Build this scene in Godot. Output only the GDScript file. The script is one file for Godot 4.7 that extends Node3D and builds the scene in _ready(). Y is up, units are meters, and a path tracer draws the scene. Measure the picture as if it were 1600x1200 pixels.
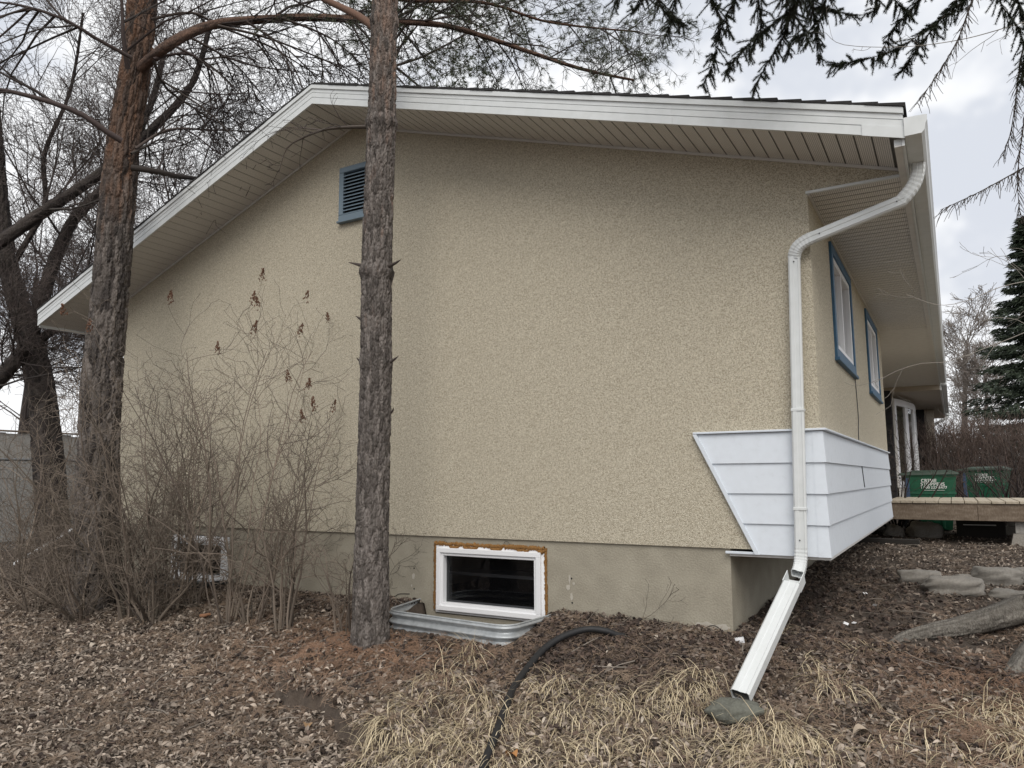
extends Node3D
# ---------------------------------------------------------------- helpers
const EYE := Vector3(0, 1.6, 5.68)
const FPX := 1173.6
var FW := Vector3.ZERO
var RT := Vector3.ZERO
var UP := Vector3.ZERO
var rng := RandomNumberGenerator.new()
var hn := FastNoiseLite.new()
var hn2 := FastNoiseLite.new()
var M := {}
var names := {}

class MB:
	var v := PackedVector3Array()
	var n := PackedVector3Array()
	var c := PackedColorArray()
	var uv := PackedVector2Array()
	var ix := PackedInt32Array()
	var col := Color(1, 1, 1)
	func vert(p: Vector3, nn: Vector3, t := Vector2.ZERO) -> int:
		v.append(p); n.append(nn); c.append(col); uv.append(t)
		return v.size() - 1
	func quad(a: Vector3, b: Vector3, cc: Vector3, d: Vector3, out := Vector3.ZERO) -> void:
		# a b c d run round the face; out tells the front side
		var nn := (b - a).cross(d - a)
		if nn.length_squared() < 1e-14: nn = (cc - b).cross(d - b)
		nn = nn.normalized()
		var flip := out != Vector3.ZERO and nn.dot(out) < 0.0
		if flip: nn = -nn
		var k := v.size()
		var w := (b - a).length()
		var h := (d - a).length()
		vert(a, nn, Vector2(0, 0)); vert(b, nn, Vector2(w, 0)); vert(cc, nn, Vector2(w, h)); vert(d, nn, Vector2(0, h))
		if flip: ix.append_array([k, k + 1, k + 2, k, k + 2, k + 3])
		else: ix.append_array([k, k + 2, k + 1, k, k + 3, k + 2])
	func tri(a: Vector3, b: Vector3, cc: Vector3, out := Vector3.ZERO) -> void:
		var nn := (b - a).cross(cc - a).normalized()
		var flip := out != Vector3.ZERO and nn.dot(out) < 0.0
		if flip: nn = -nn
		var k := v.size()
		vert(a, nn); vert(b, nn); vert(cc, nn)
		if flip: ix.append_array([k, k + 1, k + 2])
		else: ix.append_array([k, k + 2, k + 1])
	func hexa(p: Array) -> void:
		# eight corners: bottom 0-3 round, top 4-7 above them
		var ce := Vector3.ZERO
		for q in p: ce += q / 8.0
		for f in [[0, 1, 2, 3], [4, 5, 6, 7], [0, 1, 5, 4], [1, 2, 6, 5], [2, 3, 7, 6], [3, 0, 4, 7]]:
			var m: Vector3 = (p[f[0]] + p[f[1]] + p[f[2]] + p[f[3]]) / 4.0
			quad(p[f[0]], p[f[1]], p[f[2]], p[f[3]], m - ce)
	func box(lo: Vector3, hi: Vector3, b := 0.0) -> void:
		if b <= 0.0:
			hexa([Vector3(lo.x, lo.y, lo.z), Vector3(hi.x, lo.y, lo.z), Vector3(hi.x, lo.y, hi.z), Vector3(lo.x, lo.y, hi.z), Vector3(lo.x, hi.y, lo.z), Vector3(hi.x, hi.y, lo.z), Vector3(hi.x, hi.y, hi.z), Vector3(lo.x, hi.y, hi.z)])
			return
		# chamfered box: three crossing slabs' faces and the bevels between
		var ce := (lo + hi) / 2.0
		var hs := (hi - lo) / 2.0
		var s := hs - Vector3(b, b, b)
		for ax in 3:
			for sg in [-1.0, 1.0]:
				var o := Vector3.ZERO; o[ax] = hs[ax] * sg
				var u := Vector3.ZERO; u[(ax + 1) % 3] = s[(ax + 1) % 3]
				var w := Vector3.ZERO; w[(ax + 2) % 3] = s[(ax + 2) % 3]
				quad(ce + o - u - w, ce + o + u - w, ce + o + u + w, ce + o - u + w, o)
		for ax in 3:
			var e := Vector3.ZERO; e[ax] = s[ax]
			var a1 := (ax + 1) % 3
			var a2 := (ax + 2) % 3
			for s1 in [-1.0, 1.0]:
				for s2 in [-1.0, 1.0]:
					var p := Vector3.ZERO; p[a1] = hs[a1] * s1; p[a2] = s[a2] * s2
					var q := Vector3.ZERO; q[a1] = s[a1] * s1; q[a2] = hs[a2] * s2
					quad(ce + p - e, ce + p + e, ce + q + e, ce + q - e, p + q)
		for sx in [-1.0, 1.0]:
			for sy in [-1.0, 1.0]:
				for sz in [-1.0, 1.0]:
					tri(ce + Vector3(hs.x * sx, s.y * sy, s.z * sz), ce + Vector3(s.x * sx, hs.y * sy, s.z * sz), ce + Vector3(s.x * sx, s.y * sy, hs.z * sz), Vector3(sx, sy, sz))
	func prism(poly: PackedVector2Array, z0: float, z1: float, xf := Transform3D.IDENTITY) -> void:
		# outline in x y, swept along z
		var t := Geometry2D.triangulate_polygon(poly)
		for zz in [z0, z1]:
			var o := xf.basis * Vector3(0, 0, 1.0 if zz == maxf(z0, z1) else -1.0)
			for k in range(0, t.size(), 3):
				tri(xf * Vector3(poly[t[k]].x, poly[t[k]].y, zz), xf * Vector3(poly[t[k + 1]].x, poly[t[k + 1]].y, zz), xf * Vector3(poly[t[k + 2]].x, poly[t[k + 2]].y, zz), o)
		var area := 0.0
		for k in poly.size():
			var a := poly[k]
			var b := poly[(k + 1) % poly.size()]
			area += a.x * b.y - b.x * a.y
		for k in poly.size():
			var a := poly[k]
			var b := poly[(k + 1) % poly.size()]
			var o2 := Vector2(b.y - a.y, a.x - b.x) * signf(area)
			quad(xf * Vector3(a.x, a.y, z0), xf * Vector3(b.x, b.y, z0), xf * Vector3(b.x, b.y, z1), xf * Vector3(a.x, a.y, z1), xf.basis * Vector3(o2.x, o2.y, 0))
	func tube(pts: PackedVector3Array, rr: PackedFloat32Array, sides := 5, cap := false) -> void:
		var m := pts.size()
		if m < 2: return
		var t := (pts[1] - pts[0]).normalized()
		var u := t.cross(Vector3(0, 0, 1) if absf(t.z) < 0.8 else Vector3(1, 0, 0)).normalized()
		var base := v.size()
		for k in m:
			var t2 := (pts[mini(k + 1, m - 1)] - pts[maxi(k - 1, 0)]).normalized()
			u = (u - t2 * u.dot(t2)).normalized()
			var w := t2.cross(u)
			for j in sides:
				var a := TAU * j / sides
				var nn := u * cos(a) + w * sin(a)
				vert(pts[k] + nn * rr[k], nn, Vector2(float(j) / sides, k))
		for k in m - 1:
			for j in sides:
				var a := base + k * sides + j
				var b := base + k * sides + (j + 1) % sides
				ix.append_array([a, b + sides, b, a, a + sides, b + sides])
		if cap:
			for e in [0, m - 1]:
				var nn := (pts[e] - pts[1 if e == 0 else m - 2]).normalized()
				var k0 := v.size()
				for j in sides: vert(v[base + e * sides + j], nn)
				for j in range(1, sides - 1):
					if e == 0: ix.append_array([k0, k0 + j, k0 + j + 1])
					else: ix.append_array([k0, k0 + j + 1, k0 + j])
	func mesh(m: Material) -> ArrayMesh:
		var am := ArrayMesh.new()
		if v.is_empty(): return am
		var a := []
		a.resize(Mesh.ARRAY_MAX)
		a[Mesh.ARRAY_VERTEX] = v; a[Mesh.ARRAY_NORMAL] = n; a[Mesh.ARRAY_COLOR] = c; a[Mesh.ARRAY_TEX_UV] = uv; a[Mesh.ARRAY_INDEX] = ix
		am.add_surface_from_arrays(Mesh.PRIMITIVE_TRIANGLES, a)
		am.surface_set_material(0, m)
		return am

func R(a: float, b: float) -> float: return rng.randf_range(a, b)
func lin(r: float, g: float, b: float) -> Color: return Color(r, g, b).linear_to_srgb()
func ray(x: float, y: float) -> Vector3: return FW + RT * ((x - 800.0) / FPX) + UP * ((600.0 - y) / FPX)
func P(x: float, y: float, d: float) -> Vector3: return EYE + ray(x, y) * d
func PZ(x: float, y: float, z: float) -> Vector3:
	var d := ray(x, y)
	return EYE + d * ((z - EYE.z) / d.z)
func numbered(called: String) -> String:
	if not names.has(called):
		names[called] = 0
		return called
	names[called] += 1
	return "%s_%03d" % [called, names[called]]
func thing(called: String, label: String, category: String, at := Vector3.ZERO, group := "") -> Node3D:
	var o := Node3D.new()
	o.name = numbered(called)
	add_child(o)
	o.position = at
	o.set_meta("label", label); o.set_meta("category", category)
	if group != "": o.set_meta("group", group)
	return o
func part(called: String, mesh: Mesh, parent: Node3D, at := Vector3.ZERO) -> MeshInstance3D:
	var o := MeshInstance3D.new()
	o.name = called
	o.mesh = mesh
	parent.add_child(o, true)
	o.position = at
	return o
func node(called: String, parent: Node3D) -> Node3D:
	var o := Node3D.new()
	o.name = called
	parent.add_child(o, true)
	return o
func single(called: String, mesh: Mesh, label: String, category: String, group := "", kind := "") -> MeshInstance3D:
	var o := MeshInstance3D.new()
	o.name = numbered(called)
	o.mesh = mesh
	add_child(o)
	o.set_meta("label", label); o.set_meta("category", category)
	if group != "": o.set_meta("group", group)
	if kind != "": o.set_meta("kind", kind)
	return o
func structure(called: String, mesh: Mesh, label: String) -> MeshInstance3D:
	var o := MeshInstance3D.new()
	o.name = called
	o.mesh = mesh
	add_child(o)
	o.set_meta("kind", "structure"); o.set_meta("label", label); o.set_meta("category", called)
	return o
func boxm(lo: Vector3, hi: Vector3, m: Material, b := 0.0) -> ArrayMesh:
	var k := MB.new()
	k.box(lo, hi, b)
	return k.mesh(m)

# ---------------------------------------------------------------- ground
func sm(a: float, b: float, x: float) -> float:
	var t := clampf((x - a) / (b - a), 0.0, 1.0)
	return t * t * (3.0 - 2.0 * t)
func base_h(x: float, z: float) -> float:
	var zf := lerpf(2.35, 3.3, sm(-4.5, -8.0, x))
	var top := 0.47 + 0.04 * sm(-4.4, -2.6, x) - 0.04 * sm(-2.2, -1.4, x)
	var h := 0.0
	if z > 0.0:
		var t := clampf(z / zf, 0.0, 1.0)
		h = top * (1.0 - lerpf(t, t * t * (3.0 - 2.0 * t), 0.55))
	else:
		h = top + 0.046 * minf(-z, 3.0) + 0.012 * clampf(-z - 3.0, 0.0, 12.0)
	h -= 0.10 * sm(-1.0, 0.6, x) * sm(-3.2, -0.6, z) * (1.0 - sm(1.5, 3.0, z))
	return h
func step_at(x: float, z: float) -> float: return z - (1.98 + 0.30 * (x + 3.4) + 0.05 * sin(x * 9.0) + 0.02 * sin(x * 31.0))
func H(x: float, z: float) -> float:
	var h := base_h(x, z)
	# footprint of the basement and the window wells
	if x > -8.92 and x < -1.60 and z < -0.10: return -1.6
	if x > -8.92 and x < -1.60 and z < 0.0: h = lerpf(h, -1.6, sm(0.0, -0.10, z))
	if x > -4.22 and x < -2.98 and z > -0.05 and z < 0.60: return 0.30
	if x > -7.85 and x < -7.0 and z > -0.05 and z < 0.42: return 0.32
	if absf(x) < 25.0 and absf(z) < 25.0:
		h += 0.028 * hn.get_noise_2d(x, z) + 0.016 * hn2.get_noise_2d(x, z) * (1.0 if z > -9.0 else 0.4)
		# worn step below the pine
		var s := step_at(x, z)
		if x > -4.6 and x < -2.6: h += 0.10 * (1.0 - sm(-0.025, 0.025, s)) * sm(-4.6, -4.2, x) * (1.0 - sm(-3.1, -2.6, x)) * (1.0 - sm(0.2, 1.1, -s))
	return h
func G(x: float, y: float, lift := 0.0) -> Vector3:
	# where the ray through a pixel meets the ground
	var d := ray(x, y)
	var t := 2.0
	var prev := t
	while t < 60.0:
		var p := EYE + d * t
		if p.y < H(p.x, p.z) + lift:
			for k in 12:
				var mid := (prev + t) / 2.0
				var q := EYE + d * mid
				if q.y < H(q.x, q.z) + lift: t = mid
				else: prev = mid
			break
		prev = t
		t += 0.06
	var e := EYE + d * t
	return Vector3(e.x, H(e.x, e.z), e.z)

# ---------------------------------------------------------------- textures and materials
func noise_bytes(size: int, freq: float, kind: int, seed_: int, oct := 3, ret := -1, seamless := true) -> PackedByteArray:
	var f := FastNoiseLite.new()
	f.noise_type = kind
	f.frequency = freq
	f.seed = seed_
	f.fractal_octaves = oct
	if oct <= 1: f.fractal_type = FastNoiseLite.FRACTAL_NONE
	if ret >= 0: f.cellular_return_type = ret
	var im := f.get_seamless_image(size, size) if seamless else f.get_image(size, size)
	im.convert(Image.FORMAT_L8)
	return im.get_data()
func tex_from(size: int, data: PackedByteArray, fmt := Image.FORMAT_RGB8) -> ImageTexture:
	var im := Image.create_from_data(size, size, false, fmt, data)
	im.generate_mipmaps()
	return ImageTexture.create_from_image(im)
func ramp_tex(size: int, layers: Array, stops: Array) -> ImageTexture:
	# layers: [bytes, weight]; the weighted sum 0..1 goes through colour stops [pos, Color linear]
	var lut := PackedByteArray()
	for k in 256:
		var t := k / 255.0
		var cc: Color = stops[-1][1]
		for s in range(stops.size() - 1):
			if t <= stops[s + 1][0]:
				cc = stops[s][1].lerp(stops[s + 1][1], clampf((t - stops[s][0]) / (stops[s + 1][0] - stops[s][0]), 0, 1))
				break
		cc = cc.linear_to_srgb()
		lut.append(clampi(int(cc.r * 255), 0, 255)); lut.append(clampi(int(cc.g * 255), 0, 255)); lut.append(clampi(int(cc.b * 255), 0, 255))
	var out := PackedByteArray()
	out.resize(size * size * 3)
	var l0: PackedByteArray = layers[0][0]
	var w0: float = layers[0][1]
	var l1: PackedByteArray = layers[1][0] if layers.size() > 1 else l0
	var w1: float = layers[1][1] if layers.size() > 1 else 0.0
	var l2: PackedByteArray = layers[2][0] if layers.size() > 2 else l0
	var w2: float = layers[2][1] if layers.size() > 2 else 0.0
	for k in size * size:
		var s := clampi(int(l0[k] * w0 + l1[k] * w1 + l2[k] * w2), 0, 255) * 3
		out[k * 3] = lut[s]; out[k * 3 + 1] = lut[s + 1]; out[k * 3 + 2] = lut[s + 2]
	return tex_from(size, out)
func mat(c: Color, rough := 0.8, metal := 0.0) -> StandardMaterial3D:
	var m := StandardMaterial3D.new()
	m.albedo_color = c
	m.roughness = rough
	m.metallic = metal
	return m
func tri_mat(t: Texture2D, per_metre: float, rough := 0.9, height: Texture2D = null, hs := 0.0) -> StandardMaterial3D:
	var m := mat(Color(1, 1, 1), rough)
	m.albedo_texture = t
	m.uv1_triplanar = true
	m.uv1_world_triplanar = true
	m.uv1_scale = Vector3.ONE * per_metre
	if height:
		m.heightmap_enabled = true
		m.heightmap_texture = height
		m.heightmap_scale = hs
	return m
func vmat(rough := 0.9) -> StandardMaterial3D:
	var m := mat(Color(1, 1, 1), rough)
	m.vertex_color_use_as_albedo = true
	return m
func gray_tex(size: int, b: PackedByteArray) -> ImageTexture: return tex_from(size, b, Image.FORMAT_L8)

func make_materials() -> void:
	var S := FastNoiseLite.TYPE_SIMPLEX_SMOOTH
	var CE := FastNoiseLite.TYPE_CELLULAR
	# stucco with pebble grain
	var cell := noise_bytes(1024, 0.16, CE, 3, 1, FastNoiseLite.RETURN_CELL_VALUE, false)
	var cdist := noise_bytes(1024, 0.16, CE, 3, 1, FastNoiseLite.RETURN_DISTANCE, false)
	var fine := noise_bytes(1024, 0.22, S, 5, 3, -1, false)
	var st := ramp_tex(1024, [[cell, 0.38], [fine, 0.62]], [[0.0, Color(0.12, 0.095, 0.068)], [0.30, Color(0.27, 0.228, 0.165)], [0.44, Color(0.51, 0.45, 0.338)], [0.58, Color(0.62, 0.56, 0.435)], [1.0, Color(0.92, 0.88, 0.76)]])
	var stb := PackedByteArray()
	stb.resize(cell.size())
	for k in cell.size(): stb[k] = clampi(255 - cdist[k] + (fine[k] - 128) / 3, 0, 255)
	M.stucco = tri_mat(st, 1.0 / 0.86, 0.95, gray_tex(1024, stb), 0.5)
	# parged concrete
	var ca := noise_bytes(512, 0.012, S, 21, 5)
	var cb := noise_bytes(512, 0.2, S, 22, 3)
	var cct := ramp_tex(512, [[ca, 0.5], [cb, 0.5]], [[0.0, Color(0.25, 0.225, 0.175)], [0.4, Color(0.31, 0.28, 0.22)], [0.62, Color(0.345, 0.313, 0.247)], [1.0, Color(0.41, 0.375, 0.30)]])
	M.concrete = tri_mat(cct, 1.0 / 1.9, 0.92, gray_tex(512, cb), 0.25)
	M.parge_pale = tri_mat(ramp_tex(512, [[ca, 0.5], [cb, 0.5]], [[0.0, Color(0.33, 0.30, 0.25)], [1.0, Color(0.55, 0.51, 0.44)]]), 1.0 / 0.8, 0.95)
	# soil under the litter
	var so := noise_bytes(512, 0.03, S, 31, 5)
	var sb := noise_bytes(512, 0.25, S, 32, 4)
	M.soil = tri_mat(ramp_tex(512, [[so, 0.5], [sb, 0.5]], [[0.0, Color(0.03, 0.021, 0.016)], [0.4, Color(0.065, 0.048, 0.036)], [0.65, Color(0.10, 0.075, 0.057)], [1.0, Color(0.19, 0.15, 0.115)]]), 1.0 / 0.9, 0.97, gray_tex(512, sb), 1.5)
	# painted metal and hardboard
	var wn := noise_bytes(512, 0.02, S, 41, 5)
	var wf := noise_bytes(512, 0.3, S, 42, 2)
	M.white_metal = tri_mat(ramp_tex(512, [[wn, 0.8], [wf, 0.2]], [[0.0, Color(0.62, 0.64, 0.63)], [0.4, Color(0.66, 0.68, 0.675)], [1.0, Color(0.71, 0.73, 0.73)]]), 1.0 / 1.3, 0.42)
	M.siding = tri_mat(ramp_tex(512, [[wn, 0.7], [wf, 0.3]], [[0.0, Color(0.58, 0.61, 0.65)], [0.3, Color(0.66, 0.70, 0.75)], [1.0, Color(0.70, 0.745, 0.80)]]), 1.0 / 0.9, 0.55, gray_tex(512, wf), 0.05)
	M.soffit_plain = tri_mat(ramp_tex(512, [[wn, 0.8], [wf, 0.2]], [[0.0, Color(0.60, 0.585, 0.56)], [1.0, Color(0.70, 0.685, 0.66)]]), 1.0 / 1.3, 0.6)
	# perforated soffit: rows of small holes across each strip
	var ho := PackedByteArray()
	var hs := 128
	for y in hs:
		for x in hs:
			var fx := fposmod(x / 16.0, 1.0) - 0.5
			var fy := fposmod(y / 16.0, 1.0) - 0.5
			var hole := fx * fx + fy * fy < 0.052
			var g := (wn[(y * 3 % 512) * 512 + x * 3 % 512] - 128) / 14
			ho.append(92 if hole else 226 + g); ho.append(90 if hole else 223 + g); ho.append(87 if hole else 218 + g)
	M.soffit = mat(Color(1, 1, 1), 0.6)
	M.soffit.albedo_texture = tex_from(hs, ho)
	M.soffit.uv1_scale = Vector3(1.0 / 0.104, 1.0 / 0.104, 1)
	M.groove = mat(lin(0.12, 0.115, 0.105), 0.8)
	M.lawn = tri_mat(ramp_tex(512, [[wf, 0.5], [wn, 0.5]], [[0.0, Color(0.17, 0.14, 0.09)], [0.5, Color(0.33, 0.28, 0.19)], [1.0, Color(0.46, 0.40, 0.28)]]), 1.0 / 1.5, 0.95)
	M.galv = tri_mat(ramp_tex(512, [[wn, 0.6], [cb, 0.4]], [[0.0, Color(0.24, 0.26, 0.265)], [0.5, Color(0.42, 0.44, 0.45)], [1.0, Color(0.58, 0.60, 0.60)]]), 1.0 / 0.7, 0.42)
	M.galv.metallic = 0.35
	M.dark_steel = mat(lin(0.035, 0.037, 0.04), 0.5, 0.2)
	M.vinyl = mat(lin(0.82, 0.82, 0.83), 0.38)
	M.vent_blue = mat(lin(0.16, 0.215, 0.26), 0.6)
	M.black = mat(lin(0.012, 0.012, 0.013), 0.9)
	M.blue = tri_mat(ramp_tex(512, [[wn, 0.6], [wf, 0.4]], [[0.0, Color(0.02, 0.07, 0.13)], [1.0, Color(0.05, 0.14, 0.24)]]), 1.0, 0.55)
	M.foam = tri_mat(ramp_tex(512, [[so, 0.5], [sb, 0.5]], [[0.0, Color(0.10, 0.045, 0.012)], [0.5, Color(0.27, 0.13, 0.035)], [1.0, Color(0.5, 0.30, 0.11)]]), 4.0, 0.9, gray_tex(512, sb), 0.5)
	M.glass = mat(Color(0.1, 0.11, 0.13, 0.15), 0.03)
	M.glass.transparency = BaseMaterial3D.TRANSPARENCY_ALPHA
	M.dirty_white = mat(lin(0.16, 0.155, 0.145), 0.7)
	M.room = mat(lin(0.55, 0.54, 0.52), 0.9)
	M.curtain = mat(lin(0.55, 0.56, 0.58), 0.9)
	M.shingle = tri_mat(ramp_tex(512, [[wf, 0.7], [so, 0.3]], [[0.0, Color(0.008, 0.008, 0.009)], [1.0, Color(0.055, 0.052, 0.05)]]), 2.0, 0.95)
	# wood
	var wg := PackedByteArray()
	var ws := 512
	for y in ws:
		for x in ws:
			var q: int = wn[((y / 2) % ws) * ws + (x * 2) % ws]
			wg.append(clampi((q * 5 + 16 * (wf[(y / 10 % ws) * ws + x])) / 21, 0, 255))
	M.wood_pale = mat(Color(1, 1, 1), 0.85)
	M.wood_pale.albedo_texture = ramp_tex(512, [[wg, 1.0]], [[0.0, Color(0.30, 0.25, 0.18)], [0.5, Color(0.48, 0.42, 0.33)], [1.0, Color(0.62, 0.56, 0.46)]])
	M.wood_brown = mat(Color(1, 1, 1), 0.85)
	M.wood_brown.albedo_texture = ramp_tex(512, [[wg, 0.6], [wn, 0.4]], [[0.0, Color(0.09, 0.06, 0.04)], [0.5, Color(0.19, 0.145, 0.105)], [1.0, Color(0.34, 0.28, 0.22)]])
	M.wood_grey = mat(Color(1, 1, 1), 0.9)
	M.wood_grey.albedo_texture = ramp_tex(512, [[wg, 0.7], [wn, 0.3]], [[0.0, Color(0.17, 0.16, 0.145)], [0.5, Color(0.33, 0.315, 0.29)], [1.0, Color(0.48, 0.465, 0.435)]])
	M.wood_dark = mat(lin(0.03, 0.026, 0.022), 0.9)
	M.stone = tri_mat(ramp_tex(512, [[so, 0.5], [sb, 0.5]], [[0.0, Color(0.16, 0.145, 0.125)], [0.5, Color(0.31, 0.285, 0.25)], [1.0, Color(0.46, 0.43, 0.38)]]), 2.2, 0.93, gray_tex(512, sb), 0.6)
	M.stone_green = tri_mat(ramp_tex(512, [[so, 0.5], [sb, 0.5]], [[0.0, Color(0.06, 0.062, 0.05)], [1.0, Color(0.24, 0.24, 0.20)]]), 3.0, 0.93, gray_tex(512, sb), 0.6)
	M.dark_brick = tri_mat(ramp_tex(512, [[so, 0.6], [sb, 0.4]], [[0.0, Color(0.012, 0.012, 0.014)], [1.0, Color(0.05, 0.048, 0.05)]]), 2.0, 0.9)
	M.bin_green = tri_mat(ramp_tex(512, [[wn, 0.7], [wf, 0.3]], [[0.0, Color(0.006, 0.07, 0.035)], [1.0, Color(0.015, 0.13, 0.068)]]), 1.0, 0.5)
	M.bin_lid = tri_mat(ramp_tex(512, [[wn, 0.6], [wf, 0.4]], [[0.0, Color(0.02, 0.045, 0.03)], [1.0, Color(0.06, 0.085, 0.065)]]), 1.0, 0.55)
	M.rubber = mat(lin(0.014, 0.014, 0.015), 0.62)
	M.white_print = mat(lin(0.7, 0.72, 0.7), 0.6)
	M.blue_strip = mat(lin(0.05, 0.09, 0.17), 0.5)
	M.bark = vmat(0.95)
	# scales and cracks finer than the modelled plates
	var bd := noise_bytes(512, 0.045, CE, 61, 1, FastNoiseLite.RETURN_DISTANCE2_SUB)
	var bv := noise_bytes(512, 0.045, CE, 61, 1, FastNoiseLite.RETURN_CELL_VALUE)
	var bh := PackedByteArray()
	bh.resize(bd.size())
	for q in bd.size(): bh[q] = clampi(int(minf(255.0, bd[q] * 2.2) * 0.6 + sb[q] * 0.4), 0, 255)
	M.bark.uv1_triplanar = true
	M.bark.uv1_world_triplanar = true
	M.bark.uv1_scale = Vector3(2.6, 1.0, 2.6)
	M.bark.albedo_texture = ramp_tex(512, [[bh, 0.6], [bv, 0.4]], [[0.0, Color(0.22, 0.2, 0.19)], [0.35, Color(0.62, 0.6, 0.58)], [0.6, Color(0.95, 0.95, 0.95)], [1.0, Color(1, 1, 1)]])
	M.bark.heightmap_enabled = true
	M.bark.heightmap_texture = gray_tex(512, bh)
	M.bark.heightmap_scale = 1.2
	M.twig = vmat(0.92)
	M.leaf = vmat(0.9)
	M.needle = vmat(0.7)
	M.needle.backlight = Color(0.12, 0.14, 0.08)
	M.straw = vmat(0.8)
	M.straw.backlight = Color(0.2, 0.18, 0.1)
	M.metal_grey = mat(lin(0.22, 0.23, 0.235), 0.5, 0.5)
	M.brick_orange = mat(lin(0.30, 0.15, 0.08), 0.9)
	M.leaf_orange = vmat(0.85)

# ---------------------------------------------------------------- house
const XC := -0.792
const XL := -9.05
const XF := -1.465
const YF := 1.083
const AX := -5.24
const AY := 5.309
const EX := -0.125
const WX := -9.97
const SY := 3.68
func soff(x: float) -> float: return AY - 0.3125 * (x - AX) if x > AX else AY - 0.366 * (AX - x)
func sweep(k: MB, prof: PackedVector2Array, pts: PackedVector3Array, u0: Vector3, scale: PackedFloat32Array, inner := 0.0) -> void:
	# outline swept along a path, as a tube with walls when inner > 0
	var m := pts.size()
	var np := prof.size()
	var rings := []
	var u := u0
	for i in m:
		var t := (pts[mini(i + 1, m - 1)] - pts[maxi(i - 1, 0)]).normalized()
		u = (u - t * u.dot(t)).normalized()
		var w := t.cross(u)
		var a := PackedVector3Array()
		var b := PackedVector3Array()
		for q in prof:
			a.append(pts[i] + (u * q.x + w * q.y) * scale[i])
			b.append(pts[i] + (u * q.x + w * q.y) * scale[i] * (1.0 - inner))
		rings.append([a, b])
	for i in m - 1:
		for j in np:
			var j2 := (j + 1) % np
			var o: Vector3 = (rings[i][0][j] + rings[i][0][j2]) / 2.0 - pts[i]
			k.quad(rings[i][0][j], rings[i][0][j2], rings[i + 1][0][j2], rings[i + 1][0][j], o)
			if inner > 0.0: k.quad(rings[i][1][j], rings[i][1][j2], rings[i + 1][1][j2], rings[i + 1][1][j], -o)
	if inner > 0.0:
		for e in [0, m - 1]:
			var nn := pts[e] - pts[1 if e == 0 else m - 2]
			for j in np:
				var j2 := (j + 1) % np
				k.quad(rings[e][0][j], rings[e][0][j2], rings[e][1][j2], rings[e][1][j], nn)
func lumpy_strip(a: Vector3, b: Vector3, r: float, seed_: int) -> MB:
	# squeezed-out foam bead
	var k := MB.new()
	var q := FastNoiseLite.new()
	q.seed = seed_
	q.frequency = 9.0
	var m := int((b - a).length() / 0.012)
	var pts := PackedVector3Array()
	var rr := PackedFloat32Array()
	for i in m + 1:
		var t := float(i) / m
		var p := a.lerp(b, t)
		pts.append(p + Vector3(q.get_noise_2d(t * 7.0, 1.0), q.get_noise_2d(t * 7.0, 9.0), 0) * r * 0.8)
		rr.append(r * (1.0 + 0.75 * q.get_noise_1d(t * 14.0)))
	k.tube(pts, rr, 7, true)
	return k
func window_front(house: Node3D, z0: float, z1: float, y0: float, y1: float) -> void:
	# blue trim, white sash and curtain in the front wall; z0 is the near side
	var w := node("front_window", house)
	var x := XC
	var t := 0.085
	var trim := MB.new()
	trim.box(Vector3(x - 0.06, y0, z1 + t), Vector3(x + 0.022, y0 + t, z0 - t), 0.004)
	trim.box(Vector3(x - 0.06, y1 - t, z1 + t), Vector3(x + 0.022, y1, z0 - t), 0.004)
	trim.box(Vector3(x - 0.06, y0, z0 - t), Vector3(x + 0.022, y1, z0), 0.004)
	trim.box(Vector3(x - 0.06, y0, z1), Vector3(x + 0.022, y1, z1 + t), 0.004)
	part("trim", trim.mesh(M.blue), w)
	part("sill", boxm(Vector3(x - 0.06, y0 - 0.03, z1 - 0.02), Vector3(x + 0.04, y0 - 0.001, z0 + 0.02), M.blue, 0.004), w)
	var sash := MB.new()
	var a := y0 + t + 0.001
	var b := y1 - t - 0.001
	var zn := z0 - t - 0.001
	var zf := z1 + t + 0.001
	var s := 0.05
	sash.box(Vector3(x - 0.055, a, zf), Vector3(x + 0.008, a + s, zn), 0.003)
	sash.box(Vector3(x - 0.055, b - s, zf), Vector3(x + 0.008, b, zn), 0.003)
	sash.box(Vector3(x - 0.055, a + s, zn - s), Vector3(x + 0.008, b - s, zn), 0.003)
	sash.box(Vector3(x - 0.055, a + s, zf), Vector3(x + 0.008, b - s, zf + s), 0.003)
	sash.box(Vector3(x - 0.053, a + s, (zn + zf) / 2 - 0.02), Vector3(x + 0.004, b - s, (zn + zf) / 2 + 0.02), 0.003)
	part("sash", sash.mesh(M.vinyl), w)
	var g := MB.new()
	g.quad(Vector3(x - 0.03, a + s, zf + s), Vector3(x - 0.03, a + s, zn - s), Vector3(x - 0.03, b - s, zn - s), Vector3(x - 0.03, b - s, zf + s), Vector3(1, 0, 0))
	part("pane", g.mesh(M.glass), w)
	var cu := MB.new()
	var m := 60
	for i in m:
		var za := lerpf(zf - 0.05, zn + 0.05, float(i) / m)
		var zb := lerpf(zf - 0.05, zn + 0.05, float(i + 1) / m)
		var xa := x - 0.13 + 0.018 * sin(i * 1.3)
		var xb := x - 0.13 + 0.018 * sin((i + 1) * 1.3)
		cu.quad(Vector3(xa, a, za), Vector3(xb, a, zb), Vector3(xb, b, zb), Vector3(xa, b, za), Vector3(1, 0, 0))
	part("curtain", cu.mesh(M.curtain), w)

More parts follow.
